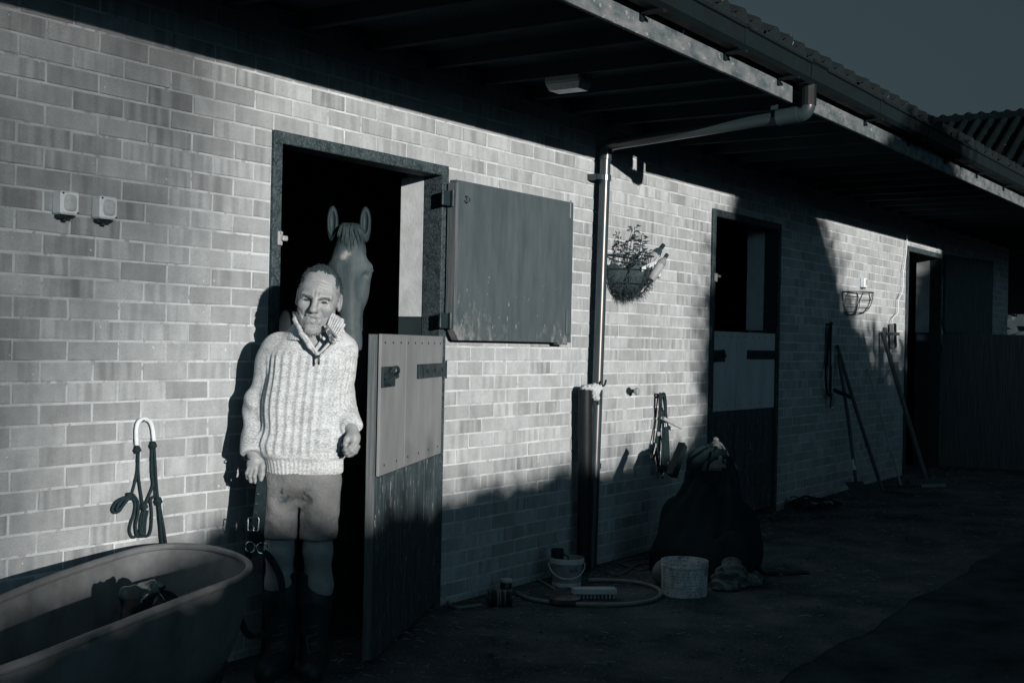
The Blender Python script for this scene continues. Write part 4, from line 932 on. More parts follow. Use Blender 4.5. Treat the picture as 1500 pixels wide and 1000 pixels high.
    for i in range(95):
        a0 = r.uniform(-1, 1); z1 = 1.905-r.uniform(.02, .15)*(1-.55*abs(a0-.25)); x1 = a0*(.045+(1.905-z1)*.42)+.01+r.gauss(0, .006); xs_ = a0*.045
        fy = lambda x, z: -.078*math.sqrt(max(0, 1-((z-1.715)/.125)**2*.72-(x/.115)**2)) if z < 1.83 else .05-.10*math.sqrt(max(0, 1-((z-1.84)/.085)**2-(x/.09)**2))
        pts = [(xs_, .10, 1.925)]+[(xs_+(x1-xs_)*t, fy(xs_+(x1-xs_)*t, 1.915+(z1-1.915)*t)-.006, 1.915+(z1-1.915)*t) for t in (.15, .4, .7, 1.0)]
        fl.tube(spline(pts, 3), [.0026*r.uniform(.6, 1.1)]*9+[.0016, .0012, .0008, .0004], 4)
    o = fl.build('forelock', MT['hair'], t, True, local=True)
    mn = MB()
    for i in range(130):
        u = r.uniform(0, 1); x = -.01-.21*u; y = .13+.50*u; z = 1.875-.27*u; mn.tube(spline([(x, y, z), (x-.05, y-.01, z+.005), (x-.10-u*.06, y-.02, z-.10-r.uniform(0, .08))], 3), [.003]*6+[.001], 4)
    mn.build('mane', MT['hair'], t, True, local=True)
horse()

# ------------------------------------------------------------------ wheelbarrow and what lies in it
def wheelbarrow():
    rim = np.array([(-.86, -.80), (-.41, -.555), (-.14, -.405), (.19, -.255), (.42, -.172), (.55, -.188), (.605, -.28), (.60, -.40), (.535, -.575), (.42, -.73), (.25, -.85), (.01, -.935), (-.28, -1.04), (-.55, -1.14), (-.84, -1.245), (-1.10, -1.30), (-1.28, -1.22), (-1.26, -1.05), (-1.10, -.92)])
    R_ = spline(np.c_[rim, np.full(len(rim), .553)], 6, closed=True); ctr = np.array([-.25, -.72, 0]); N = len(R_)
    t = thing('wheelbarrow', (-.2, -.72, 0), 'grey plastic tub wheelbarrow parked under the rope halter', 'wheelbarrow')
    lev = [(1.0, .553), (.985, .50), (.95, .40), (.88, .30), (.76, .235), (.5, .215), (.2, .21)]
    V = []
    for s, z in lev: V += [tuple(ctr+(p-ctr)*np.array([s, s, 0])+np.array([0, 0, z])) for p in R_]
    k = len(lev)
    for s, z in lev[::-1]: V += [tuple(ctr+(p-ctr)*np.array([s+.012, s+.014, 0])+np.array([0, 0, z-(.0 if s > .95 else .008)])) for p in R_]
    F = [(i*N+(j+1) % N, i*N+j, (i+1)*N+j, (i+1)*N+(j+1) % N) for i in range(2*k-1) for j in range(N)]
    F.append(tuple((k-1)*N+j for j in range(N))); F = [f for f in F if not (len(f) == 4 and f[0]//N == k-1 and f[2]//N == k)]
    F.append(tuple(k*N+j for j in range(N))[::-1])
    tub = link_mesh('tub', V, F, MT['tub'], t, True, auto=60)
    MB().tube(R_+np.array([0, 0, .004]), .0125, 10, closed=True).build('rolled_rim', MT['tub'], tub, True)
    for px, py in ((59, 871), (77.5, 865)):
        p = gp(px, py, .47); MB().lathe([(.012, 0), (.010, .004), (.0045, .006), (.0001, .0065)], p, 12, axis=(.35, -.93, .25), cap=False).build('rivet', MT['steel'], tub)
    fr = MB()
    for o in ((-.10, .20), (.10, -.20)):
        p = lambda a, z: np.array([-.25, -.72, 0])+np.array([.93, .38, 0])*a+np.array([-.38, .93, 0])*o[1]*(1 if a < .3 else .5)+np.array([0, 0, z])
        fr.tube(spline([p(-1.45, .62), p(-1.1, .50), p(-.5, .24), p(.2, .19), p(.78, .17)], 5), .016, 8); fr.tube([p(-.5, .22), p(-.62, .02), p(-.40, .02), p(-.25, .2)], .013, 8)
    fr.build('frame', MT['iron'], t, True)
    ax = np.array([-.25, -.72, 0])+np.array([.93, .38, 0])*.78; nn_ = np.array([-.38, .93, 0])
    MB().tube([ax+np.array([.93, .38, 0])*.145*math.cos(u)+np.array([0, 0, .19+.145*math.sin(u)]) for u in np.linspace(0, 2*math.pi, 29)[:-1]], .045, 10, closed=True).build('tyre', MT['blk_pl'], t, True)
    MB().cyl(ax+nn_*-.03+np.array([0, 0, .19]), ax+nn_*.03+np.array([0, 0, .19]), .11, n=24).cyl(ax-nn_*.11+np.array([0, 0, .19]), ax+nn_*.11+np.array([0, 0, .19]), .012).build('wheel', MT['iron'], t)
    # contents
    c = np.array([.03, -.66, .21]); f = lambda P: smin(d_ell(P, c+[0, 0, .14], (.085, .075, .18)), d_ell(P, c+[-.01, 0, .295], (.05, .045, .05)), .05)+wob(P, 50, .010, 3)
    V, F = sdf_mesh(f, c+[-.15, -.14, -.05], c+[.15, .14, .40], .007); o = link_mesh('plastic_bag', V, F, MT['bagblk'], None, True, origin=c); props(o, 'crumpled glossy black plastic bag standing in the wheelbarrow tub', 'bag')
    c = np.array([.17, -.56, .21]); f = lambda P: d_ell(P, c+[0, 0, .14], (.10, .08, .16))+wob(P, 45, .022, 5)
    V, F = sdf_mesh(f, c+[-.16, -.14, -.05], c+[.16, .14, .36], .007); o = link_mesh('muck_heap', V, F, MT['rug'], None, True, origin=c); props(o, 'ragged dark clod beside the black bag in the wheelbarrow', 'muck')
MT['bagblk'] = mat('glossy_black_bag', .018, .22, .2, 12, .3, 50, .008, spec=.7)
wheelbarrow()

# ------------------------------------------------------------------ things hung on the wall
W = lambda pts, Y=-.02: [wp(x, y, Y) for x, y in pts]
def rope_halter():
    t = thing('rope_halter', tuple(wp(210, 612, 0)), 'dark rope halter with a white wrapped loop hung on the left wall', 'halter')
    Z = lambda pts, Y=-.018, n=6: spline(W([(150+x/4.764, 600+y/4.764) for x, y in pts], Y), n)
    MB().tube(Z([(240, 245), (237, 150), (250, 88), (290, 64), (330, 80), (350, 130), (360, 215)], -.02), .0078, 10).build('wrapped_loop', MT['wrap'], t, True)
    MB().cyl(wp(211, 616, .01), wp(211, 616, -.035), .004).build('nail', MT['iron'], t)
    rp = MB(); r = .0052
    for pts, Y in (([(246, 290), (240, 440), (205, 585)], -.012), ([(252, 290), (250, 420), (262, 540), (282, 660)], -.018), ([(346, 260), (343, 420), (352, 520), (320, 610), (296, 665), (270, 760), (262, 850)], -.016), ([(362, 260), (372, 420), (378, 520), (388, 625)], -.022), ([(352, 265), (366, 500), (368, 600)], -.012),
        ([(200, 600), (150, 612), (100, 640), (70, 690), (85, 716), (118, 705), (150, 660), (195, 605)], -.02), ([(190, 600), (130, 640), (100, 690), (125, 690), (185, 612)], -.026),
        ([(205, 600), (228, 650), (222, 720), (195, 800), (190, 850), (208, 886), (232, 884), (245, 860)], -.015), ([(215, 590), (248, 640), (250, 720), (232, 800), (240, 870), (262, 884), (292, 868), (300, 780), (316, 700)], -.02), ([(326, 650), (345, 615), (365, 605)], -.016), ([(335, 620), (344, 720), (340, 820), (325, 870), (300, 882), (276, 868)], -.016), ([(300, 680), (285, 760), (275, 850)], -.026),
        ([(384, 645), (395, 760), (404, 860), (412, 1000), (410, 1130)], -.014), ([(396, 645), (420, 780), (436, 880), (452, 1000), (455, 1120)], -.016), ([(389, 645), (405, 800), (424, 1000), (430, 1130)], -.022)):
        rp.tube(Z(pts, Y), r, 8)
    rp.build('rope', MT['rope'], t, True)
    for x, y, s in ((245, 278, 1), (354, 247, 1.05), (390, 636, 1.2), (275, 856, 1.1), (292, 672, 1.0), (187, 605, 1.05)):
        c = wp(150+x/4.764, 600+y/4.764, -.022); k = MB()
        for a in range(3): k.tube([c+np.array((.0105*s*math.cos(u)*math.cos(a*1.05), .009*s*math.sin(u), .0105*s*math.cos(u)*math.sin(a*1.05)+.003*math.sin(2*u))) for u in np.linspace(0, 2*math.pi, 13)[:-1]], .0056, 6, closed=True)
        k.build('knot', MT['rope'], t, True)
rope_halter()
def wall_switch(x, z, label):
    t = thing('switch_box', (x, -.03, z), label, 'switch', 'weatherproof switch boxes on the left wall')
    MB().box((x, -.026, z), (.078, .052, .082), bev=.006).build('housing', MT['white_pl'], t)
    n = 26; pr = [(.027*abs(math.cos(2*math.pi*k/n))**.6*(1 if math.cos(2*math.pi*k/n) > 0 else -1), .030*abs(math.sin(2*math.pi*k/n))**.6*(1 if math.sin(2*math.pi*k/n) > 0 else -1)) for k in range(n)]
    m = MB(); V = [(x+a*s, -.052-d, z+b*s) for s, d in ((1, 0), (.9, .004), (.6, .007)) for a, b in pr]; m.add(V, [(i*n+k, i*n+(k+1) % n, (i+1)*n+(k+1) % n, (i+1)*n+k) for i in range(2) for k in range(n)]+[tuple(range(2*n, 3*n))])
    m.build('rocker_cover', MT['lens'], t, True)
    for a, b in ((-.031, .033), (.031, -.033)): MB().cyl((x+a, -.05, z+b), (x+a, -.0545, z+b), .0035, n=8).build('screw', MT['iron'], t)
    MB().box((x-.002, -.018, z-.047), (.06, .03, .014), bev=.003).cyl((x, -.02, z-.05), (x, -.02, z-.062), .010).build('cable_gland', MT['blk_pl'], t)
wall_switch(.185, 1.797, 'pale weatherproof switch box on the brick, further from the doorway')
wall_switch(.352, 1.797, 'pale weatherproof switch box on the brick, nearer to the doorway')
def small_switch(x, z, label, w=.075):
    t = thing('wall_switch', (x, -.02, z), label, 'switch'); MB().box((x, -.022, z), (w, .044, w*1.25), bev=.005).build('housing', MT['white_pl'], t)
    MB().box((x+.004, -.047, z+.004), (w*.42, .010, w*.7), rot=RX(.1), bev=.003).build('rocker', MT['grey_pl'], t); MB().box((x, -.02, z-w*.66), (w*.8, .03, .012)).build('cable_gland', MT['blk_pl'], t)
small_switch(4.705, 1.832, 'small white switch right beside the planted basket')
small_switch(8.83, 1.955, 'small switch above the empty wire basket', .07)

def wire_basket(x, z, r, dep, label, group, coir=False):
    t = thing('wire_basket', (x, 0, z), label, 'basket', group); w = MB(); pt = lambda a, b: np.array((x-r*math.cos(a)*abs(math.cos(b))**.6, -.012-r*math.sin(a)*abs(math.cos(b))**.6*(1 if b < 1.5708 else .0)-0, z-dep*math.sin(b))) if b <= 1.5708 else np.array((x+r*math.cos(a)*abs(math.cos(b))**.6, -.012, z-dep*math.sin(b)))
    w.tube([pt(a, 0) for a in np.linspace(0, math.pi, 25)], .0045, 6).tube([pt(0, 0), pt(math.pi, 0)], .0045, 6)
    w.tube([pt(0, b) for b in np.linspace(0, math.pi, 25)], .004, 6)
    for b in (.35, .75, 1.1): w.tube([pt(a, b) for a in np.linspace(0, math.pi, 21)], .0026, 5)
    for a in np.linspace(.26, math.pi-.26, 9): w.tube([pt(a+.22*math.sin(b*2.2)*(1 if int(a*9) % 2 else -1), b) for b in np.linspace(0, 1.5, 13)], .0026, 5)
    w.build('wire_frame', MT['iron'], t)
    if coir:
        V = []; F = []; na, nb_ = 20, 9; rr = np.random.default_rng(2)
        for i in range(nb_):
            b = .30+i*(1.27/(nb_-1))
            for j in range(na+1): a = math.pi*j/na; p = pt(a, b); V.append(np.array((x, -.012, z))+(p-np.array((x, -.012, z)))*(.93+rr.uniform(-.02, .02))+np.array((0, 0, .02*math.sin(a*7)*(i == 0))))
        F = [(i*(na+1)+j, (i+1)*(na+1)+j, (i+1)*(na+1)+j+1, i*(na+1)+j+1) for i in range(nb_-1) for j in range(na)]
        ln = link_mesh('coir_liner', V, F, MT['coir'], t, True)
        fz = MB()
        for k in range(520):
            a, b = rr.uniform(0.05, 3.09), rr.uniform(.5, 1.55); p = pt(a, b); d = p-np.array((x, 0, z)); d = d/np.linalg.norm(d)+rr.normal(0, .55, 3); fz.tube([p*1, p+d*rr.uniform(.012, .034)], [.0018, .0006], 3, caps=False)
        o = fz.build('coir_fibres', MT['coir'], t); props(o, kind='stuff')
    return pt
wire_basket(4.275, 1.885, .205, .25, 'half-round wall basket stuffed with coir, plants and bottles', 'half-round wire wall baskets', True)
wire_basket(8.50, 1.852, .20, .20, 'empty half-round wire basket on the far shaded wall', 'half-round wire wall baskets')
def basket_plant():
    t = thing('plant', (4.20, -.1, 1.80), 'straggly leafy plant rising from the wall basket', 'plant'); r = random.Random(5); st = MB(); lf = MB()
    stems = [[(4.19, -.12, 1.80), (4.185, -.14, 1.92), (4.175, -.15, 2.06)], [(4.23, -.12, 1.80), (4.245, -.14, 1.88), (4.24, -.16, 1.97)], [(4.16, -.10, 1.8), (4.15, -.13, 1.9), (4.16, -.14, 1.98)], [(4.30, -.12, 1.8), (4.31, -.14, 1.87), (4.335, -.15, 1.915)], [(4.26, -.10, 1.8), (4.265, -.14, 1.9)], [(4.21, -.15, 1.80), (4.225, -.18, 1.90), (4.205, -.18, 2.01)], [(4.13, -.10, 1.8), (4.12, -.13, 1.93), (4.14, -.15, 2.03)]]
    leafn = 0
    for s in stems:
        p = spline(s, 6); st.tube(p, .0028, 5)
        for q in p[2::1]:
            for _ in range(2):
                a = r.uniform(0, 6.28); d = np.array((math.cos(a), math.sin(a)-.5, r.uniform(-.2, .6))); d /= np.linalg.norm(d); L = r.uniform(.022, .046); u = np.cross(d, (0, .4, 1)); u /= np.linalg.norm(u); w_ = np.cross(u, d)
                c = q+d*.012; m = MB().add([c, c+d*L*.4+u*L*.36+w_*.004, c+d*L, c+d*L*.4-u*L*.36+w_*.004, c+d*L*.5-w_*.004], [(0, 1, 4), (1, 2, 4), (2, 3, 4), (3, 0, 4)])
                m.build('leaf', MT['plant'], t, auto=None)
    st.build('stem', MT['plant'], t)
basket_plant()
def bottle(a, b, r, label, m1):
    a = np.array(a); b = np.array(b); d = (b-a)/np.linalg.norm(b-a); L = np.linalg.norm(b-a)
    t = thing('bottle', tuple(a), label, 'bottle', 'bottles pushed into the wall basket')
    MB().lathe([(r*.8, 0), (r, .01), (r, L*.68), (r*.75, L*.78), (r*.38, L*.84), (r*.38, L*.9)], a, 16, axis=d).build('bottle_body', m1, t, True)
    MB().lathe([(r*.46, L*.86), (r*.46, L), (r*.3, L)], a, 14, axis=d).build('cap', MT['blk_pl'], t, True, auto=30)
    MB().lathe([(r*1.012, L*.15), (r*1.012, L*.58)], a, 16, axis=d, cap=False).build('paper_label', MT['grey_pl'], t, True)
bottle((4.25, -.17, 1.80), (4.435, -.215, 1.965), .030, 'dark grey bottle poking highest out of the wall basket', MT['pvc'])
bottle((4.30, -.20, 1.74), (4.42, -.25, 1.905), .027, 'pale bottle with black cap against the basket rim', MT['grey_b'])
o = MB().ribbon([(4.20, -.19, 1.80), (4.30, -.225, 1.845), (4.40, -.215, 1.905)], .03, .004, (.3, -.4, .8)).build('white_card', MT['white_pl'], None, origin=(4.2, -.19, 1.8)); props(o, 'white strip of card stuck slantwise into the wall basket', 'card')

def bulkhead():
    c = np.array((2.80, -.50, 2.655)); t = thing('ceiling_light', tuple(c), 'unlit bulkhead light under the dark overhang', 'light'); rot = RZ(.0)
    MB().box(c+[0, 0, .018], (.13, .21, .06), bev=.01).build('light_base', MT['grey_pl'], t)
    m = MB(); V = [(c[0]+sx*a, c[1]+sy*b, c[2]+z) for z, a, b in ((-.012, .06, .10), (-.045, .048, .085)) for sx, sy in ((-1, -1), (1, -1), (1, 1), (-1, 1))]; m.add(V, [(0, 1, 5, 4), (1, 2, 6, 5), (2, 3, 7, 6), (3, 0, 4, 7), (7, 6, 5, 4)]); m.build('diffuser', MT['lens'], t)
bulkhead()
def hose_bib():
    t = thing('wall_tap', (4.425, -.02, 1.047), 'small metal tap stub sticking out of the sunlit brick', 'tap')
    MB().lathe([(.024, 0), (.024, .008), (.012, .010), (.012, .05)], (4.41, 0, 1.05), 14, axis=(0, -1, 0)).build('flange', MT['iron'], t, True, auto=30)
    MB().lathe([(.02, 0), (.024, .004), (.024, .022), (.016, .026)], (4.41, -.05, 1.05), 8, axis=(0, -1, 0)).build('valve_cap', MT['grey_pl'], t)
hose_bib()
def bridle():
    t = thing('bridle', tuple(wp(970, 578, 0)), 'leather bridle with metal rings hung beside the dark rug heap', 'bridle'); st = MB(); sd_ = np.array((1, -.3, 0))
    MB().cyl(wp(970, 580, .01), wp(970, 580, -.06), .008).build('hook', MT['iron'], t)
    for pts, Y, w_ in (([(967, 610), (967, 580), (970, 576), (974, 582), (975, 612), (974, 660), (973, 692)], -.05, .024), ([(969, 578), (966, 610), (963, 640), (962, 665), (966, 690)], -.035, .018), ([(972, 580), (977, 620), (979, 660), (980, 692)], -.03, .020), ([(971, 600), (971, 640), (969, 690), (971, 700)], -.04, .016), ([(966, 600), (964, 625), (958, 655), (954, 668), (957, 672), (961, 660)], -.045, .012), ([(974, 625), (977, 650), (976, 690)], -.05, .012)):
        MB().ribbon(spline(W(pts, Y), 5), w_, .005, sd_).build('strap', MT['leather'], t)
    for px, py, rr in ((967, 690, .033), (983, 683, .033)):
        c = wp(px, py, -.055); MB().tube([c+np.array((rr*math.cos(u), -.35*rr*math.cos(u), rr*math.sin(u))) for u in np.linspace(0, 2*math.pi, 25)[:-1]], .004, 8, closed=True).build('bit_ring', MT['steel'], t, True)
    for px, py in ((965, 635), (962, 652), (955, 668), (975, 622)): MB().tube([wp(px, py, -.055)+np.array((p, 0, q)) for p, q in ((-.012, .012), (.012, .012), (.012, -.012), (-.012, -.012))], .0024, 6, closed=True).build('buckle', MT['steel'], t)
    o = MB().cyl(wp(971, 612, -.05), wp(998, 626, -.10), .0125).build('saddle_peg', MT['cane'], None, origin=wp(971, 612, -.05)); props(o, 'pale round wooden peg sticking out across the hung bridle', 'peg')
bridle()
def far_headcollar():
    t = thing('headcollar', (7.93, -.03, 1.55), 'dark headcollar hanging in shade between the far doors', 'headcollar'); sd_ = np.array((1, 0, 0))
    MB().cyl((7.93, .01, 1.55), (7.93, -.06, 1.56), .008).build('hook', MT['iron'], t)
    for pts, w_ in (([(7.91, -.03, 1.2), (7.91, -.035, 1.5), (7.93, -.045, 1.56), (7.96, -.035, 1.5), (7.97, -.03, 1.15)], .03), ([(7.90, -.03, 1.28), (7.83, -.04, 1.12), (7.86, -.045, .98), (7.96, -.04, .96), (7.98, -.035, 1.2)], .026), ([(7.93, -.05, 1.02), (7.95, -.05, .93), (7.93, -.05, .84)], .024), ([(7.94, -.03, 1.5), (7.95, -.04, 1.2), (7.93, -.04, .98)], .03)): MB().ribbon(spline(pts, 5), w_, .006, sd_).build('strap', MT['leather'], t)
    MB().cyl((7.98, -.06, .99), (8.13, -.16, .93), .017).build('roller', MT['leather'], t)
    for c in ((7.945, -.07, .97), (7.93, -.07, .845)): MB().tube([np.array(c)+np.array((.02*math.cos(u), 0, .022*math.sin(u))) for u in np.linspace(0, 2*math.pi, 17)[:-1]], .0035, 6, closed=True).build('ring', MT['steel'], t, True)
far_headcollar()
def far_tools():
    MB_ = MB; zt = .088
    t = thing('shovel', (8.72, -.28, zt), 'long-handled shovel crossing behind another tool below the empty basket', 'tool')
    a, b = np.array(wp(1228, 520, -.03)), np.array(wp(1254, 700, -.30)); b[2] = zt+.14
    MB().tube([a, a*.5+b*.5+np.array((0, -.01, 0)), b], .015, 10).build('handle', MT['wood'], t, True)
    d = (b-a)/np.linalg.norm(b-a); q = b-d*.10; MB().tube([q-d*.09, q], .017, 10).build('tape_band', MT['white_pl'], t); 
    V = []; s = np.array((.85, -.5, 0)); 
    for i in range(7):
        u = i/6; w_ = .10*(1-.75*max(0, u-.6)/.4); c = b+np.array((0, -.02, -.15))*u+np.array((.01, -.10, -.02))*u
        for k in (-1, -.4, .4, 1): V.append(c+s*w_*k+np.array((0, .02*abs(k), .0)))
    MB().add(V, [(i*4+k, i*4+k+1, i*4+k+5, i*4+k+4) for i in range(6) for k in range(3)]).build('blade', MT['iron'], t)
    t = thing('pitchfork', (8.45, -.35, zt), 'long-handled fork leaning across the shovel on the shaded wall', 'tool')
    a, b = np.array(wp(1226, 505, -.025)), np.array([8.43, -.36, zt+.02]); MB().tube([a, (a+b)/2+np.array((0, .01, 0)), b], .016, 10).build('handle', MT['wood'], t, True)
    g = MB(); 
    for k in (-1.5, -.5, .5, 1.5): g.tube(spline([b, b+np.array((.03*k*.9, -.03+.02*k, .0)), b+np.array((.03+.03*k, -.25+.02*k, -.01))], 4), .005, 6)
    g.build('tines', MT['iron'], t)
    t = thing('rake', (8.77, -.42, zt), 'thin-handled rake leaning on the brick between the fork and broom', 'tool')
    a, b = np.array(wp(1271, 540, -.02)), np.array([8.77, -.42, zt+.04]); MB().tube([a, b], .009, 8).build('handle', MT['cane'], t, True)
    s = np.array((.75, -.66, 0)); g = MB().tube([b-s*.2, b+s*.2], .012, 8)
    for k in np.linspace(-.19, .19, 12): g.tube([b+s*k, b+s*k+np.array((0, -.02, -.035))], .004, 5)
    g.build('rake_head', MT['iron'], t)
    t = thing('broom', (9.29, -.5, zt), 'stout-handled yard broom leaning beside the far door', 'broom')
    a, b = np.array(wp(1292, 486, -.03)), np.array([9.27, -.50, zt+.06]); MB().tube([a, b], [.020, .024], 10).build('handle', MT['endgrain'], t, True)
    s = np.array((.8, -.6, 0)); MB().box(b+np.array((0, 0, -.01)), (.42, .06, .045), rot=RZ(-.64), bev=.006).build('broom_head', MT['wood'], t)
    g = MB()
    for k in np.linspace(-.2, .2, 40): g.box(b+s*k+np.array((0, 0, -.05)), (.008, .05, .05), rot=RZ(-.64+random.uniform(-.1, .1)))
    o = g.build('bristles', MT['straw'], t); props(o, kind='stuff')
    t = thing('tool_rack', (8.9, -.02, 1.5), 'dark wooden peg on the wall holding the leaning broom', 'peg')
    MB().box((9.50, -.015, 1.50), (.05, .03, .12), bev=.004).build('backplate', MT['wood'], t); MB().cyl((9.50, -.03, 1.50), (9.55, -.14, 1.50), .014).build('peg', MT['wood'], t)
    t = thing('hanging_handset', (9.80, -.03, 1.56), 'dark handset dangling on a pale wavy cable near the far door', 'handset')
    MB().tube(spline(W([(1329, 345), (1327, 375), (1323, 400), (1322, 425), (1316, 440), (1315, 458), (1308, 466), (1306, 478)], -.03), 6), .0055, 6).build('cable', MT['white_pl'], t, True)
    p = np.array(wp(1309, 492, -.04)); MB().box(p, (.10, .035, .24), rot=RY(-.16), bev=.008).build('handset', MT['blk_pl'], t); MB().box(p+np.array((-.055, 0, 0)), (.012, .04, .235), rot=RY(-.16), bev=.003).build('side_strip', MT['grey_pl'], t)
far_tools()

# ------------------------------------------------------------------ rug heap and the small things on the ground
def rug_heap():
    c = np.array((4.42, -.62, 0)); ap = np.array(gp(1018, 650, .72)); 
    def f(P):
        x, y, z = P.T; d = d_cone(P, (4.36, -.56, .60), (4.28, -.58, .10), .09, .31)
        d = smin(d, d_cone(P, (4.40, -.60, .66), (4.40, -.78, .15), .07, .15), .12); d = smin(d, d_ell(P, (4.06, -.86, .08), (.13, .14, .20)), .1)
        a = np.arctan2(y+.65, x-4.42); d = d+.020*np.sin(a*9+z*5)*np.clip(1-z/.8, .15, 1)+wob(P, 13, .020, 3)+wob(P, 34, .008, 7)+.012*np.sin(a*17-z*9)*np.clip(z*2, 0, 1)
        return np.maximum(d, .004-z)
    V, F = sdf_mesh(f, (3.85, -1.35, -.02), (5.1, -.08, .92), .014); o = link_mesh('rug_heap', V, F, MT['rug'], None, True, origin=c); props(o, 'tall heap of dark stable rugs slumped against the wall', 'rug')
    V, F = sdf_mesh(lambda P: np.maximum(smin(d_cone(P, (4.44, -.60, .60), (4.47, -.585, .765), .115, .022), d_cone(P, (4.40, -.62, .60), (4.405, -.61, .735), .10, .02), .05)+wob(P, 30, .010, 6)+.006*np.sin(P[:, 0]*70+P[:, 1]*90), .60-P[:, 2]), (4.22, -.82, .54), (4.66, -.40, .86), .006)
    o = link_mesh('folded_cloth', V, F, MT['check'], None, True, origin=(4.45, -.6, .66)); props(o, 'pale checked cloth folded over the peak of the rug heap', 'cloth')
    m = MB(); P_ = [np.array(wp(x, y, -.52)) for x, y in ((984, 694), (1003, 648), (1007, 655), (992, 700))]; k = np.array((.02, .05, 0)); m.add(P_+[p+k for p in P_], [(3, 2, 1, 0), (4, 5, 6, 7), (0, 1, 5, 4), (1, 2, 6, 5), (2, 3, 7, 6), (3, 0, 4, 7)]); o = m.build('saddle_flap', MT['leather'], None, origin=P_[0]); props(o, 'stiff black flap sticking up beside the checked cloth', 'flap')
    o = MB().ribbon(spline([gp(1100, 815, .10), gp(1118, 838, .02), gp(1145, 840, .012), gp(1182, 838, .012)], 6), .045, .012, (.5, .9, .1)).build('girth_strap', MT['leather'], None, origin=gp(1118, 838, .02)); props(o, 'black webbing strap trailing from the rug heap over the concrete', 'strap')
    cl = np.array(gp(1094, 852, .03)); f = lambda P: np.maximum(smin(smin(d_ell(P, cl+[-.05, .08, .03], (.10, .09, .10)), d_ell(P, cl+[.07, 0, .0], (.10, .09, .055)), .05), d_ell(P, cl+[-.12, .06, -.02], (.13, .08, .04)), .05)+wob(P, 30, .014, 4)+.008*np.sin(P[:, 0]*60+P[:, 2]*110+P[:, 1]*30), .008-P[:, 2])
    V, F = sdf_mesh(f, cl-.32, cl+.32, .008); o = link_mesh('crumpled_cloth', V, F, MT['stripe'], None, True, origin=(cl[0], cl[1], .006)); props(o, 'crumpled striped pale cloth lying in front of the rug heap', 'cloth')
    sp_ = MB()
    for x0, y0, x1, y1 in ((1046, 826, 1056, 818), (1054, 828, 1061, 821), (1068, 823, 1075, 817), (1048, 834, 1056, 836)): sp_.ribbon([gp(x0, y0, .06), gp((x0+x1)/2, (y0+y1)/2, .075), gp(x1, y1, .07)], .028, .006, (.6, .6, .5))
    o = sp_.build('striped_webbing', MT['bag'], None, origin=gp(1055, 835, .02)); props(o, 'bunch of pale webbing ends between the white tub and rugs', 'webbing'); o['kind'] = 'stuff'
def check_mat():
    m, n, l, b = newmat('checked_cloth'); v = vecof(n, l, 'obj', (1, 1, 1)); w1 = n.new('ShaderNodeTexWave'); w1.bands_direction = 'DIAGONAL'; w1.inputs['Scale'].default_value = 9; l.new(v, w1.inputs[0]); w2 = n.new('ShaderNodeTexWave'); w2.bands_direction = 'Z'; w2.inputs['Scale'].default_value = 10; l.new(v, w2.inputs[0])
    s = math_(n, l, 'ADD', mapr(n, l, w1.outputs['Fac'], .75, .9, 0, .05), mapr(n, l, w2.outputs['Fac'], .75, .9, 0, .05)); val = math_(n, l, 'SUBTRACT', .15, s); val = math_(n, l, 'MULTIPLY', val, mapr(n, l, noise(n, l, v, 30, 4, .6), .3, .7, .8, 1.15))
    gray(n, l, val, b.inputs['Base Color']); b.inputs['Roughness'].default_value = .9; return m
MT['check'] = check_mat()
MT['stripe'] = mat('striped_cloth', .06, .9, .3, 10, .4, 60, .006, speck=(.50, .17, 14, (2.4, .5, .5)))
rug_heap()

def tub_mat():
    m, n, l, b = newmat('printed_white_tub'); t = n.new('ShaderNodeTexCoord'); s = n.new('ShaderNodeSeparateXYZ'); l.new(t.outputs['Object'], s.inputs[0])
    ang = math_(n, l, 'ARCTAN2', s.outputs[1], s.outputs[0]); cv = n.new('ShaderNodeCombineXYZ'); l.new(math_(n, l, 'MULTIPLY', ang, .17), cv.inputs[0]); l.new(s.outputs[2], cv.inputs[1])
    dirt = noise(n, l, vecof(n, l, 'obj', (1, 1, .8)), 18, 6, .7); val = mapr(n, l, dirt, .36, .66, .30, .62)
    mp = n.new('ShaderNodeMapping'); mp.inputs['Scale'].default_value = (90, 60, 1); l.new(cv.outputs[0], mp.inputs[0]); tx = noise(n, l, mp.outputs[0], 1.0, 1, .4, '2D')
    ln = math_(n, l, 'GREATER_THAN', math_(n, l, 'SINE', math_(n, l, 'MULTIPLY', s.outputs[2], 400)), .1)
    mp2 = n.new('ShaderNodeMapping'); mp2.inputs['Scale'].default_value = (16, 9, 1); mp2.inputs['Location'].default_value = (.3, .2, 0); l.new(cv.outputs[0], mp2.inputs[0]); blk = noise(n, l, mp2.outputs[0], 1.0, 1, .3, '2D')
    ink = math_(n, l, 'MULTIPLY', math_(n, l, 'MULTIPLY', mapr(n, l, tx, .50, .54, 0, 1), ln), mapr(n, l, blk, .44, .50, 0, 1)); ink = math_(n, l, 'MULTIPLY', ink, math_(n, l, 'LESS_THAN', s.outputs[2], .185))
    val = mixf(n, l, math_(n, l, 'MULTIPLY', ink, .8), val, .08)
    sp = mapr(n, l, noise(n, l, vecof(n, l, 'obj', (1, 1, .5)), 34, 4, .6), .62, .68, 0, .85); val = mixf(n, l, sp, val, .07)
    gray(n, l, val, b.inputs['Base Color']); b.inputs['Roughness'].default_value = .55; return m
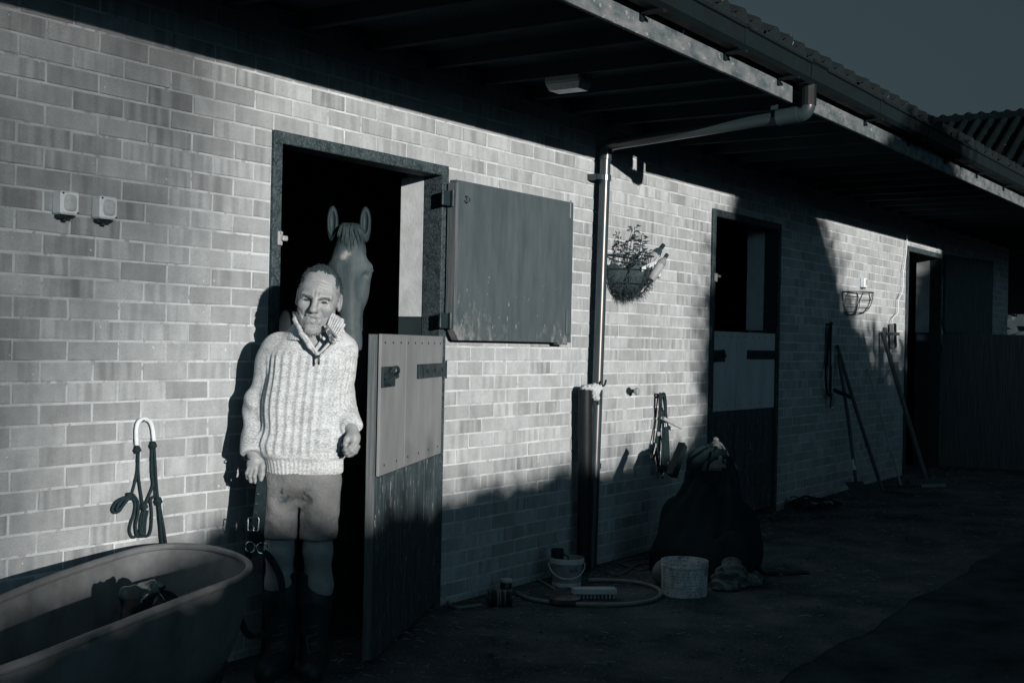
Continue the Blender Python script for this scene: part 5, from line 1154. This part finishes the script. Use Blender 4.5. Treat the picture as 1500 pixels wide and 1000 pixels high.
def buckets():
    c = np.array((3.545, -.835, .006)); t = thing('white_tub', tuple(c), 'large dirty white plastic tub with worn print, no lid', 'tub'); m = tub_mat(); r = .126; h = .185
    MB().lathe([(.0001, .0), (r*.955, .0), (r*.965, .006), (r*.995, h-.012), (r, h), (r*.972, h), (r*.965, h-.012), (r*.93, .012), (.0001, .012)], c, 44, cap=False).build('tub_body', m, t, True, auto=40)
    MB().lathe([(r*.99, h-.034), (r*1.018, h-.03), (r*1.018, h-.024), (r*.992, h-.02)], c, 44, cap=False).build('rim_band', m, t, True, auto=40)
    MB().box(c+np.array(prj_dir(0.62))*r*1.01+np.array((0, 0, h-.045)), (.02, .02, .05), rot=RZ(.2)).build('handle_lug', MT['grey_pl'], t)
    # the smaller pale bucket with wire handle and a dark beaker in it
    c = np.array((3.357, -.210, .006)); t = thing('bucket', tuple(c), 'small pale plastic bucket with its handle down, near the standpipe', 'bucket'); r = .094; h = .155
    MB().lathe([(.0001, 0), (r*.83, 0), (r*.84, .004), (r*.855, .022), (r*.845, .024), (r*.96, h-.03), (r*1.0, h-.03), (r*1.01, h-.004), (r*1.0, h), (r*.95, h), (r*.94, h-.02), (r*.80, .012), (.0001, .012)], c, 40, cap=False).build('bucket_body', MT['grey_b'], t, True, auto=40)
    MB().lathe([(r*.985, h-.030), (r*1.02, h-.028), (r*1.022, h-.004), (r*1.0, h+.001)], c, 40, cap=False).build('rim_band', MT['white_d'], t, True, auto=40)
    MB().lathe([(r*.845, .0), (r*.862, .003), (r*.868, .022), (r*.86, .024)], c, 40, cap=False).build('base_band', MT['white_d'], t, True, auto=40)
    rt = np.array((RT[0], RT[1], 0)); rt /= np.linalg.norm(rt); fr = -np.array((FW[0], FW[1], 0)); fr /= np.linalg.norm(fr); hp = [c+rt*math.cos(a)*r*1.06+fr*(math.sin(a)*r*1.12+.004)+np.array((0, 0, h-.03-math.sin(a)*.072)) for a in np.linspace(math.pi, 0, 19)]
    MB().tube(hp, .0042, 8).build('bucket_handle', MT['white_d'], t, True)
    cu = bpy.data.curves.new('lettering', 'FONT'); cu.body = 'wilk'; cu.size = .036; cu.align_x = 'CENTER'; tmp = bpy.data.objects.new('tmp', cu); C.objects.link(tmp); dg = bpy.context.evaluated_depsgraph_get(); me = bpy.data.meshes.new_from_object(tmp.evaluated_get(dg)); C.objects.unlink(tmp); bpy.data.objects.remove(tmp)
    a0 = math.atan2(fr[1], fr[0])+.42; vs_ = []
    for v in me.vertices:
        z = .085+v.co.y; rr = r*(.845+(.115)*(z-.024)/(h-.054))+.0012; a = a0+v.co.x/rr; vs_.append((c[0]+rr*math.cos(a), c[1]+rr*math.sin(a), c[2]+z))
    link_mesh('lettering', vs_, [tuple(p.vertices) for p in me.polygons], MT['ink'], t)
    k = c+np.array((-.012, .02, 0))+rt*-.03; t = thing('beaker', tuple(k+np.array((0, 0, .02))), 'dark beaker standing inside the small pale bucket', 'beaker')
    MB().lathe([(.0001, .02), (.030, .02), (.036, .20), (.033, .20), (.028, .03), (.0001, .03)], k, 24, cap=False).build('beaker_body', MT['blk_pl'], t, True, auto=40); MB().tube([k+rt*.034+np.array((0, 0, .17)), k+rt*.06+np.array((0, 0, .16)), k+rt*.058+np.array((0, 0, .11)), k+rt*.033+np.array((0, 0, .09))], .005, 6).build('beaker_handle', MT['blk_pl'], t, True)
    c = np.array((2.885, -.125, .006)); t = thing('jar', tuple(c), 'small lidded jar with pale label beside the wall foot', 'jar')
    MB().lathe([(.0001, 0), (.030, 0), (.032, .004), (.032, .066), (.028, .072), (.028, .078)], c, 22).build('jar_body', MT['blk_pl'], t, True, auto=40); MB().lathe([(.0326, .008), (.0326, .040)], c, 22, cap=False).build('paper_label', MT['white_d'], t, True); MB().lathe([(.031, .076), (.032, .078), (.032, .092), (.029, .094), (.0001, .0925)], c, 22, cap=False).build('jar_lid', MT['white_d'], t, True, auto=40)
    c = np.array((2.66, -.24, .045)); ax = np.array((.62, -.78, 0)); t = thing('cable_reel', (c[0], c[1], .006), 'dark can-shaped reel lying on its side by the jar', 'reel')
    MB().lathe([(.0001, -.06), (.044, -.06), (.044, -.045), (.034, -.042), (.034, .042), (.044, .045), (.044, .06), (.0001, .06)], c, 22, axis=ax, cap=False).build('reel_body', MT['blk_pl'], t, True, auto=30)
    for i in range(7): MB().tube([c+ax*(-.036+.012*i)+np.array((ax[1]*.0385*math.cos(u), -ax[0]*.0385*math.cos(u), .0385*math.sin(u))) for u in np.linspace(0, 2*math.pi, 17)[:-1]], .004, 5, closed=True).build('winding', MT['hose'] if i in (2, 3, 5) else MT['rope'], t, True)
    hz = lambda pts, z=.016: np.array([gp(x, y, z) for x, y in pts])
    hp = spline(hz([(757, 868), (775, 876), (810, 882), (850, 884.5), (890, 885), (930, 883), (958, 877), (968, 869), (960, 860), (935, 853), (900, 849.5), (862, 849)]), 6)
    o = MB().tube(hp, .011, 8).build('hose', MT['hose'], None, True, origin=hp[0]); props(o, 'loop of pale garden hose lying round the brush block', 'hose')
    hp = spline(hz([(705, 885), (690, 887), (672, 889), (660, 886), (656, 881)]), 5); o = MB().tube(hp, .008, 6).build('rope_end', MT['hose'], None, True, origin=hp[0]); props(o, 'short pale rope end running from the reel to the door frame', 'rope')
    c = np.array((3.135, -.515, .035)); t = thing('brush', (c[0], c[1], .006), 'pale wooden brush block lying bristles down inside the hose loop', 'brush')
    MB().box(c+np.array((0, 0, .012)), (.235, .062, .034), rot=RZ(-.88), bev=.006).build('brush_back', MT['block'], t); g = MB()
    for i in range(11):
        for j in (-1, 0, 1): p = c+np.array((math.cos(-.88), math.sin(-.88), 0))*(i-5)*.020+np.array((math.sin(.88), math.cos(.88), 0))*j*.02; g.cyl(p+np.array((0, 0, -.026)), p+np.array((0, 0, -.002)), .007, .006, n=6)
    o = g.build('bristles', MT['straw'], t); props(o, kind='stuff')
    o = MB().lathe([(.0001, 0), (.085, 0), (.092, .012), (.08, .03), (.04, .04), (.0001, .042)], (2.93, -.46, .006), 24, cap=False).build('curry_pad', MT['blk_pl'], None, True, origin=(2.93, -.46, .006)); props(o, 'flat black rubber pad on the concrete left of the brush', 'pad')
    V, F = sdf_mesh(lambda P: np.maximum(d_ell(P, (3.78, -.62, .06), (.11, .10, .075))+wob(P, 32, .012, 4), .006-P[:, 2]), (3.6, -.8, -.01), (3.96, -.46, .17), .008); o = link_mesh('sack', V, F, MT['bag'], None, True, origin=(3.78, -.62, 0)); props(o, 'small crumpled grey sack behind the white tub', 'sack')
    o = MB().tube(spline([gp(x, y, .012) for x, y in ((888, 836), (900, 842), (915, 838), (930, 828), (948, 824), (958, 829), (940, 834), (922, 830), (908, 824), (930, 818), (955, 816))], 6), .007, 6).build('loose_rope', MT['rope_g'], None, True, origin=gp(900, 842, 0)); props(o, 'tangle of thin rope on the ground behind the standpipe', 'rope')
    o = MB().cyl(gp(776, 841, .012), gp(812, 861, .02), .005).build('stick', MT['cane'], None, origin=gp(776, 841, .0)); props(o, 'thin pale stick lying left of the small bucket', 'stick')
    # bundle of stuff at the foot of the second door
    t = thing('twine_bundle', tuple(gp(1190, 742, .065)), 'tangled bundle of dark twine and sticks by the second door', 'bundle'); r = random.Random(8); g = MB()
    for i in range(26):
        a = gp(r.uniform(1140, 1235), r.uniform(736, 745), .07+r.uniform(0, .04)); b = gp(r.uniform(1140, 1235), r.uniform(736, 745), .07+r.uniform(0, .04)); mid = (a+b)/2+np.array((r.uniform(-.08, .08), r.uniform(-.08, .08), r.uniform(.02, .06))); g.tube(spline([a, mid, b], 5), r.uniform(.004, .011), 5)
    g.build('twine', MT['rope'], t, True); MB().box(gp(1205, 736, .12), (.22, .05, .022), rot=RZ(-.5), bev=.004).build('batten', MT['cane'], t); MB().lathe([(.0001, 0), (.05, 0), (.055, .05), (.03, .09), (.0001, .095)], gp(1146, 742, .062), 14, cap=False).build('twine_ball', MT['bag'], t, True)
def prj_dir(a): return (RT[0]*math.cos(a)-FW[0]*math.sin(a), RT[1]*math.cos(a)-FW[1]*math.sin(a), 0)
MT['ink'] = mat('dark_print', .03, .7, .1, 20, 0); MT['rope_g'] = mat('grey_rope', .12, .8, .3, 60, .4, 200, .002)
buckets()

def litter():
    r = np.random.default_rng(21); m = MB()
    for i in range(1300):
        x = r.uniform(1.2, 12); y = -abs(r.normal(0, .28))-.02 if r.uniform() < .6 else r.uniform(-1.85, 0); L = r.uniform(.012, .05); a = r.uniform(0, math.pi); z = zg(x)+.011
        m.box((x, y, z+r.uniform(0, .006)), (L, r.uniform(.0012, .0032), .002), rot=RZ(a) @ RY(r.normal(0, .12)))
    o = m.build('straw_litter', MT['straw'], None, origin=(4, -.3, 0)); props(o, 'scattered straw and chaff swept along the foot of the wall', 'straw', kind='stuff')
    m = MB()
    for i in range(900):
        x = r.uniform(-1, 10); y = r.uniform(-3.2, -.1); s = abs(r.normal(0, .006))+.003; z = zg(x)+.006-(.02 if y < -1.9 else 0); m.lathe([(.0001, -s*.3), (s, 0), (s*.6, s*.6), (.0001, s*.7)], (x, y, z), 5, cap=False)
    o = m.build('loose_grit', MT['concrete'], None, origin=(4, -1, 0)); props(o, 'loose grit scattered over the yard concrete', 'grit', kind='stuff')
litter()
